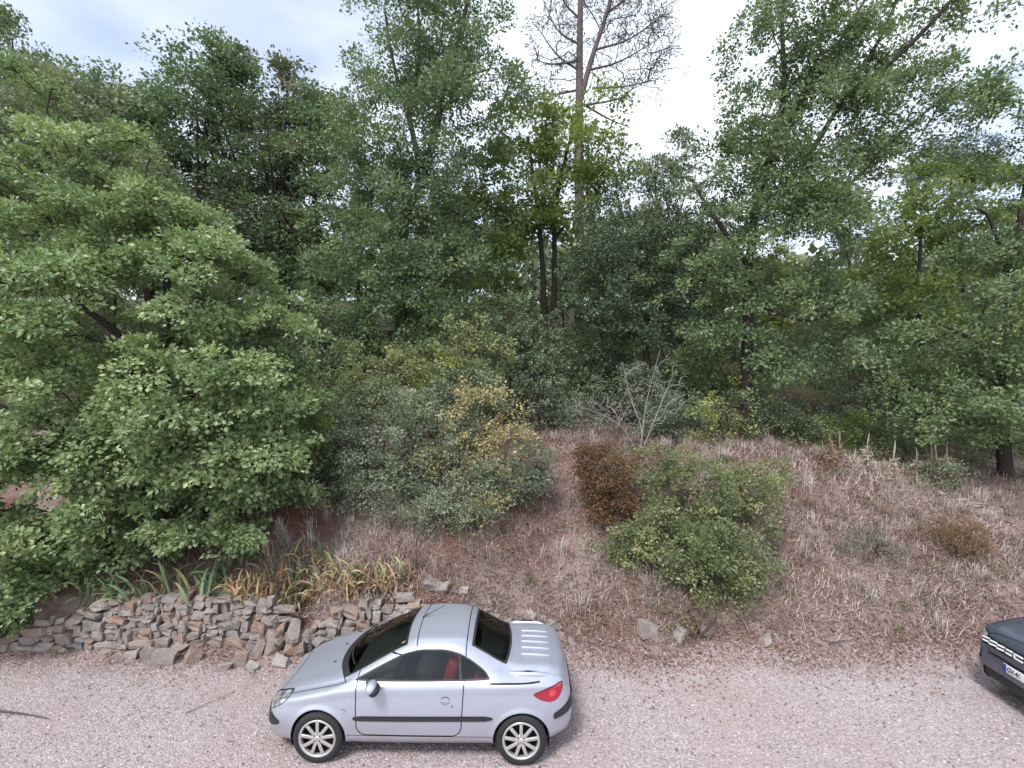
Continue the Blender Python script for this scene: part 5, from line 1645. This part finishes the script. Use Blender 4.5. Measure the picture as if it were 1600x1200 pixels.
S1['extras'] = [
    ('front_bumper_strip', lambda x, y, z: np.maximum(np.abs(z - (.43 + .15 * np.maximum(.1 - x, 0))) - np.clip(.062 - np.maximum(x - .12, 0) * .35, 0.0, .062), x - .245), M_PLASTIC, .010),
    ('rear_bumper_strip', lambda x, y, z: np.maximum(np.abs(z - (.575 + .25 * (x - 3.7))) - np.clip(.052 + (x - 3.75) * .12, 0.0, .06), 3.585 - x), M_PLASTIC, .010),
    ('side_moulding', lambda x, y, z: np.maximum.reduce([np.abs(z - .555 - (x - 2) * .012) - .026 * np.clip(np.minimum(x - 1.16, 2.86 - x) * 9, 0, 1) ** .5, .5 - np.abs(y), 1.16 - x, x - 2.86]), M_PLASTIC, .012),
    ('side_indicator', lambda x, y, z: np.maximum(np.hypot((x - 1.06) / 1.7, z - .63) - .018, .5 - np.abs(y)), M_SILVER, .008),
    ('door_handle', lambda x, y, z: np.maximum.reduce([np.hypot((x - 2.285) / 1.25, z - .765) - .044, .5 - np.abs(y), .757 - z]), M_SILVER, .014),
    ('door_handle_recess', lambda x, y, z: np.maximum(np.hypot((x - 2.285) / 1.25, z - .765) - .044, .5 - np.abs(y)), M_ALLOY, -.006),
    ('door_lock', lambda x, y, z: np.maximum(np.hypot(x - 2.37, z - .70) - .012, .5 - np.abs(y)), M_PLASTIC, .003),
    ('front_grille', lambda x, y, z: np.maximum.reduce([np.abs(z - .30) - .045, np.abs(y) - .36, x - .3]), M_PLASTIC, -.01),
]
S1['panels'] = [
    ('door', lambda x, y, z: np.maximum(rbox(x, z, 1.205 + .05 * (z - .9) ** 2, 2.485 + .06 * (z - .6), .345, 1.2, .11), .45 - np.abs(y))),
    ('bonnet', lambda x, y, z: np.maximum.reduce([np.abs(y) - (_ye(x) + .035), x - xb(y) + .004, .20 - x - .22 * (y * y)])),
]
S1['lines'] = [
    (lambda x, y, z: x - 1.865 - .10 * y * y, .0065, lambda x, y, z: np.maximum(1.22 - z, 1.80 - x)),
    (lambda x, y, z: x - 2.50 + .02 * y, .0065, lambda x, y, z: np.maximum(1.17 - z, 2.40 - x)),
    (lambda x, y, z: z - .948, .0055, lambda x, y, z: np.maximum.reduce([2.82 - x, x - 3.42, .5 - np.abs(y), .92 - z])),
    (lambda x, y, z: z - .335, .004, lambda x, y, z: np.maximum.reduce([1.09 - x, x - 2.86, .5 - np.abs(y), .31 - z])),
]
car, X_ = make_car('silver_coupe', S1, 'silver two-door coupe parked on the gravel below the stone wall', 'car',
                   (-2.32 - .75 + 3.835 / 2, 6.63, 0.004), math.radians(-0.9))

# wing mirrors
for sgn in (-1, 1):
    o = ellipsoid('wing_mirror', (X_(1.43), sgn * .915, .975), (.072, .105, .070), M_SILVER, car)
    o2 = ellipsoid('mirror_base', (X_(1.46), sgn * .915, .950), (.070, .102, .068), M_PLASTIC, o)
    tb = Tubes(); tb.add(np.array([(X_(1.36), sgn * .78, .945), (X_(1.40), sgn * .84, .945), (X_(1.43), sgn * .88, .955)]), [.045, .03, .025], 10)
    link('mirror_arm', tb.mesh('mirror_arm'), M_PLASTIC, o)
    # sail triangle in front of the window
    # raised side rails with vents on the boot
    P = catmull(np.array([(X_(3.02), sgn * .62, .985), (X_(3.13), sgn * .645, .988), (X_(3.30), sgn * .65, .990), (X_(3.46), sgn * .64, .980), (X_(3.57), sgn * .60, .960)]), 6)
    n_ = len(P); tb = Tubes(); tb.add(P, .012 + .024 * np.sin(np.linspace(0.1, 3.05, n_)), 12)
    rail = link('boot_rail', tb.mesh('boot_rail'), M_SILVER, car)
    P2 = catmull(np.array([(X_(3.10), sgn * .635, 1.002), (X_(3.28), sgn * .645, 1.012), (X_(3.44), sgn * .635, 1.002)]), 5)
    tb = Tubes(); tb.add(P2, .004 + .016 * np.sin(np.linspace(0.1, 3.04, len(P2))), 8)
    link('rail_slot', tb.mesh('rail_slot'), M_DARK, rail)
# boot ribs
def top_z(S, x, y):
    zt = pchip([p[0] for p in S['zt']], [p[1] for p in S['zt']], np.array([x]))[0]
    ze = pchip([p[0] for p in S['ze']], [p[1] for p in S['ze']], np.array([x]))[0]
    ye = pchip([p[0] for p in S['ye']], [p[1] for p in S['ye']], np.array([x]))[0]
    return zt - (zt - ze) * min(1, (abs(y) / ye) ** 2)


for k in range(5):
    y = -.30 + k * .15
    P = np.array([(X_(x), y, top_z(S1, x, y) + .001) for x in np.linspace(3.20, 3.56, 9)])
    tb = Tubes(); tb.add(P, .004 + .010 * np.sin(np.linspace(.25, 2.9, 9)) ** .5, 8)
    link('boot_rib', tb.mesh('boot_rib'), M_SILVER, car)
# antenna, wipers, washer jets, bonnet slot
tb = Tubes(); tb.add(np.array([(X_(1.85), 0.02, 1.362), (X_(1.98), .03, 1.42), (X_(2.15), .04, 1.52)]), [.010, .005, .003], 6)
link('antenna', tb.mesh('antenna'), M_PLASTIC, car)
for y0, y1 in ((-.52, .02), (.08, .55)):
    P = np.array([(X_(xb(y) + .10 + .05 * (1 - abs(y - y0) / .56)), y, top_z(S1, xb(y) + .10 + .05 * (1 - abs(y - y0) / .56), y) + .022) for y in np.linspace(y0, y1, 8)])
    tb = Tubes(); tb.add(P, np.full(8, .009), 6)
    link('wiper', tb.mesh('wiper'), M_PLASTIC, car)
for y in (-.22, .22):
    ellipsoid('washer_jet', (X_(.74), y, top_z(S1, .74, y) + .004), (.022, .014, .010), M_PLASTIC, car)
boxes('bonnet_slot', [((X_(.83), .56, top_z(S1, .83, .56) + .004), (.10, .010, .006), -.5, .12)], M_PLASTIC, car, .003)
# cabin: dashboard, wheel, red seats
boxes('dashboard', [((X_(1.32), 0, .80), (.30, .70, .09), 0, -.12)], M_TRIM, car, .04)
boxes('cabin_floor', [((X_(2.0), 0, .30), (.95, .72, .03), 0, 0)], M_TRIM, car)
boxes('parcel_shelf', [((X_(2.86), 0, .96), (.22, .60, .02), 0, .1)], M_TRIM, car, .01)
for y in (-.36, .36):
    s_ = boxes('seat', [((X_(1.98), y, .50), (.25, .24, .09), 0, -.1)], M_TRIM, car, .05)
    boxes('seat_back', [((X_(2.28), y, .80), (.075, .235, .30), 0, .28)], M_RED, s_, .05)
    boxes('headrest', [((X_(2.39), y, 1.13), (.05, .13, .08), 0, .25)], M_RED, s_, .035)
boxes('rear_seat', [((X_(2.66), 0, .72), (.09, .55, .25), 0, .35)], M_RED, car, .05)
V, Q = lathe([(.175, -.012), (.188, 0), (.175, .012), (.162, 0), (.175, -.012)], 32)
sw = link('steering_wheel', mesh_np('steering_wheel', V, Q, sm=True), M_PLASTIC, car, loc=(X_(1.66), -.36, .86), rot=(0, 0, math.pi / 2))
sw.rotation_euler = Matrix.Rotation(math.radians(90), 4, 'Z').to_euler(); sw.rotation_euler = (math.radians(25), 0, math.radians(90))
boxes('steering_spokes', [((0, 0, 0), (.17, .012, .02), 0, 0), ((0, 0, -.08), (.02, .012, .09), 0, 0)], M_PLASTIC, sw, .004)
boxes('interior_mirror', [((X_(1.68), 0, 1.235), (.012, .11, .03), 0, -.2)], M_PLASTIC, car, .008)
M_STICK = mat_simple('sticker_yellow', (0.62, 0.60, 0.30), 0.6)
boxes('windscreen_sticker', [((X_(1.70), -.455, 1.268), (.025, .022, .001), 0, -.42)], M_STICK, car)

# ---- slate grey hatchback, its nose in view
S2 = dict(L=4.09, wr=.345, ar=.395, rim=.225, track=.76, axles=(.83, 3.43), spokes=7, wm_max=.885, floor=.27, paint=M_SLATE,
          zt=[(0, .62), (.012, .74), (.03, .80), (.06, .84), (.12, .875), (.3, .925), (.6, .975), (.95, 1.02), (1.05, 1.06), (1.3, 1.19), (1.6, 1.34), (1.85, 1.44), (2.1, 1.49), (2.5, 1.505), (3.0, 1.48), (3.5, 1.41), (3.68, 1.33), (3.85, 1.14), (3.95, .98), (4.03, .86), (4.07, .76), (4.09, .66)],
          zb=[(0, .30), (.02, .25), (.06, .225), (.2, .215), (.8, .22), (3.2, .23), (3.8, .27), (4.0, .32), (4.09, .42)],
          wm=[(0, .60), (.012, .66), (.035, .71), (.08, .755), (.15, .795), (.28, .83), (.5, .855), (.9, .872), (2, .885), (3.2, .88), (3.6, .855), (3.85, .81), (3.98, .76), (4.05, .70), (4.09, .60)],
          ws=[(0, .55), (.012, .61), (.035, .66), (.08, .705), (.15, .745), (.28, .785), (.5, .815), (.9, .83), (2, .84), (3.2, .83), (3.6, .80), (3.85, .75), (3.98, .69), (4.05, .62), (4.09, .5)],
          zs=[(0, .58), (.03, .70), (.08, .76), (.2, .815), (.5, .87), (.95, .925), (1.5, .96), (2.5, .985), (3.4, 1.01), (3.7, .99), (3.9, .92), (4.05, .78), (4.09, .62)],
          ye=[(0, .45), (.03, .55), (.08, .60), (.2, .66), (.5, .70), (1.0, .72), (1.3, .705), (1.7, .66), (2.1, .635), (3.0, .62), (3.5, .61), (3.8, .63), (3.95, .60), (4.05, .5), (4.09, .4)],
          ze=[(0, .60), (.03, .745), (.08, .80), (.2, .86), (.5, .92), (.95, .975), (1.1, 1.02), (1.4, 1.18), (1.7, 1.33), (2.0, 1.42), (2.5, 1.445), (3.0, 1.42), (3.5, 1.35), (3.68, 1.26), (3.85, 1.09), (3.95, .95), (4.05, .80), (4.09, .64)],
          wtop=[(1.2, .985), (1.4, 1.12), (1.7, 1.265), (2.0, 1.36), (2.5, 1.385), (3.0, 1.36), (3.4, 1.29), (3.6, 1.18), (3.68, 1.06)],
          wbot=[(1.2, .98), (2.0, 1.0), (3.0, 1.02), (3.55, 1.045), (3.68, 1.055)], wsplit=[2.25, 3.05], heady=.40,
          head=rpoly([(.02, .70), (.05, .77), (.14, .81), (.30, .83), (.24, .75), (.12, .70), (.04, .67)]), tail=rpoly([(3.78, .92), (3.84, .98), (3.95, .98), (4.02, .9), (4.03, .8), (3.98, .76), (3.86, .80)]))
for k_ in ('zt', 'zs', 'ze', 'wtop', 'wbot'):
    S2[k_] = [(a, b * 1.14) for a, b in S2[k_]]
for k_ in ('head', 'tail'):
    S2[k_] = S2[k_] * np.array([1, 1.14])
_ye2 = lambda x: pchip([p[0] for p in S2['ye']], [p[1] for p in S2['ye']], x)
xb2 = lambda y: 1.0 + 0.22 * y * y
S2['headmat'] = M_LAMPW
S2['screen'] = lambda x, y, z: np.maximum.reduce([xb2(y) - x, x - (1.87 + 0.1 * y * y), np.abs(y) - (_ye2(x) - .04), 0.8 - z])
S2['cowl'] = lambda x, y, z: x - xb2(y) - 0.06
S2['rear'] = lambda x, y, z: np.maximum.reduce([3.60 - x, x - 3.93, np.abs(y) - (_ye2(x) - .06), 0.9 - z])
S2['extras'] = [
    ('grille', lambda x, y, z: np.maximum.reduce([np.abs(z - .805) - .066, np.abs(y) - .66, x - .16]), M_PLASTIC, -.012),
    ('lower_grille', lambda x, y, z: np.maximum.reduce([rbox(y, z, -.60, .60, .29, .47, .06), x - .2]), M_PLASTIC, -.015),
    ('fog_recess', lambda x, y, z: np.maximum.reduce([rbox(np.abs(y), z, .64, .78, .50, .66, .04), x - .22]), M_DARK, -.012),
    ('door_handle', lambda x, y, z: np.maximum(rbox(x, z, 2.05, 2.22, .98, 1.01, .012), .5 - np.abs(y)), M_SLATE, .02),
    ('door_handle', lambda x, y, z: np.maximum(rbox(x, z, 2.90, 3.07, .99, 1.02, .012), .5 - np.abs(y)), M_SLATE, .02),
    ('sill_cladding', lambda x, y, z: np.maximum.reduce([z - .33, .5 - np.abs(y), 1.1 - x, x - 3.2]), M_PLASTIC, .006),
]
S2['panels'] = [
    ('door', lambda x, y, z: np.maximum(rbox(x, z, 1.28, 2.26, .38, 1.5, .10), .45 - np.abs(y))),
    ('door', lambda x, y, z: np.maximum(rbox(x, z, 2.28, 3.12, .38, 1.5, .12), .45 - np.abs(y))),
    ('bonnet', lambda x, y, z: np.maximum.reduce([np.abs(y) - (_ye2(x) + .03), x - xb2(y) + .004, .10 - x - .1 * y * y])),
]
S2['lines'] = []
car2, X2 = make_car('slate_hatchback', S2, 'slate grey hatchback with white grille bars, nose toward the silver coupe', 'car', (6.90 + 4.09 / 2, 6.45, 0.004), math.radians(-3.0))
# grille bars: paired white dashes and the linked emblem
fx = lambda y, z: X2(0.002 + 0.16 * max(0, abs(y) - .30) ** 1.7 + (0.012 if z < .81 else .022))
L = []
for sgn in (-1, 1):
    for y in (.58, .46, .34, .22):
        for z in (.828, .782):
            L.append(((fx(y, z) - .012, sgn * y, z), (.008, .046, .011), sgn * .16 * (y > .3) * 1.6, 0))
for k, q in enumerate(L):
    boxes('grille_bar', [q], M_WHITE, car2, .003)
for sgn in (-1, 1):
    boxes('emblem', [((fx(0, .80) - .016, sgn * .075, .833), (.008, .062, .011), 0, 0), ((fx(0, .80) - .016, sgn * .075, .777), (.008, .062, .011), 0, 0), ((fx(0, .80) - .016, sgn * .130, .805), (.008, .012, .036), 0, 0)], M_WHITE, car2, .003)
plate = boxes('number_plate', [((X2(-.028), 0, .585), (.006, .26, .055), 0, 0)], M_WHITE, car2, .002)
boxes('plate_band', [((X2(-.0345), .235, .585), (.002, .024, .054), 0, 0)], M_BLUE, plate)
fc = bpy.data.curves.new('plate_lettering', 'FONT'); fc.body = 'GV-46'; fc.size = .088; fc.align_x = 'LEFT'; fc.extrude = .0005; fc.space_character = 1.0; fc.offset = .0025
tmp = bpy.data.objects.new('tmp_text', fc); COL.objects.link(tmp)
dg = bpy.context.evaluated_depsgraph_get()
tm = bpy.data.meshes.new_from_object(tmp.evaluated_get(dg)); tm.name = 'plate_lettering'
bpy.data.objects.remove(tmp)
txt = link('plate_lettering', tm, M_DARK, plate, loc=(X2(-.0355), .200, .556))
txt.scale = (.80, 1, 1)
txt.rotation_euler = (math.radians(90), 0, math.radians(-90))
for sgn in (-1, 1):
    o = ellipsoid('wing_mirror', (X2(1.52), sgn * .985, 1.16), (.075, .11, .075), M_SLATE, car2)
    tb = Tubes(); tb.add(np.array([(X2(1.46), sgn * .80, 1.12), (X2(1.50), sgn * .88, 1.12), (X2(1.52), sgn * .95, 1.14)]), [.04, .03, .03], 10)
    link('mirror_arm', tb.mesh('mirror_arm'), M_PLASTIC, o)
boxes('dashboard', [((X2(1.5), 0, .86), (.30, .72, .09), 0, -.1)], M_TRIM, car2, .04)
for y in (-.38, .38):
    boxes('seat', [((X2(2.15), y, .52), (.25, .25, .09), 0, -.1), ((X2(2.45), y, .88), (.08, .24, .34), 0, .25), ((X2(2.57), y, 1.27), (.05, .13, .08), 0, .2)], M_TRIM, car2, .05)
boxes('rear_seat', [((X2(3.3), 0, .80), (.09, .6, .32), 0, .3)], M_TRIM, car2, .05)
print('leaf tris', TRI_COUNT[0])
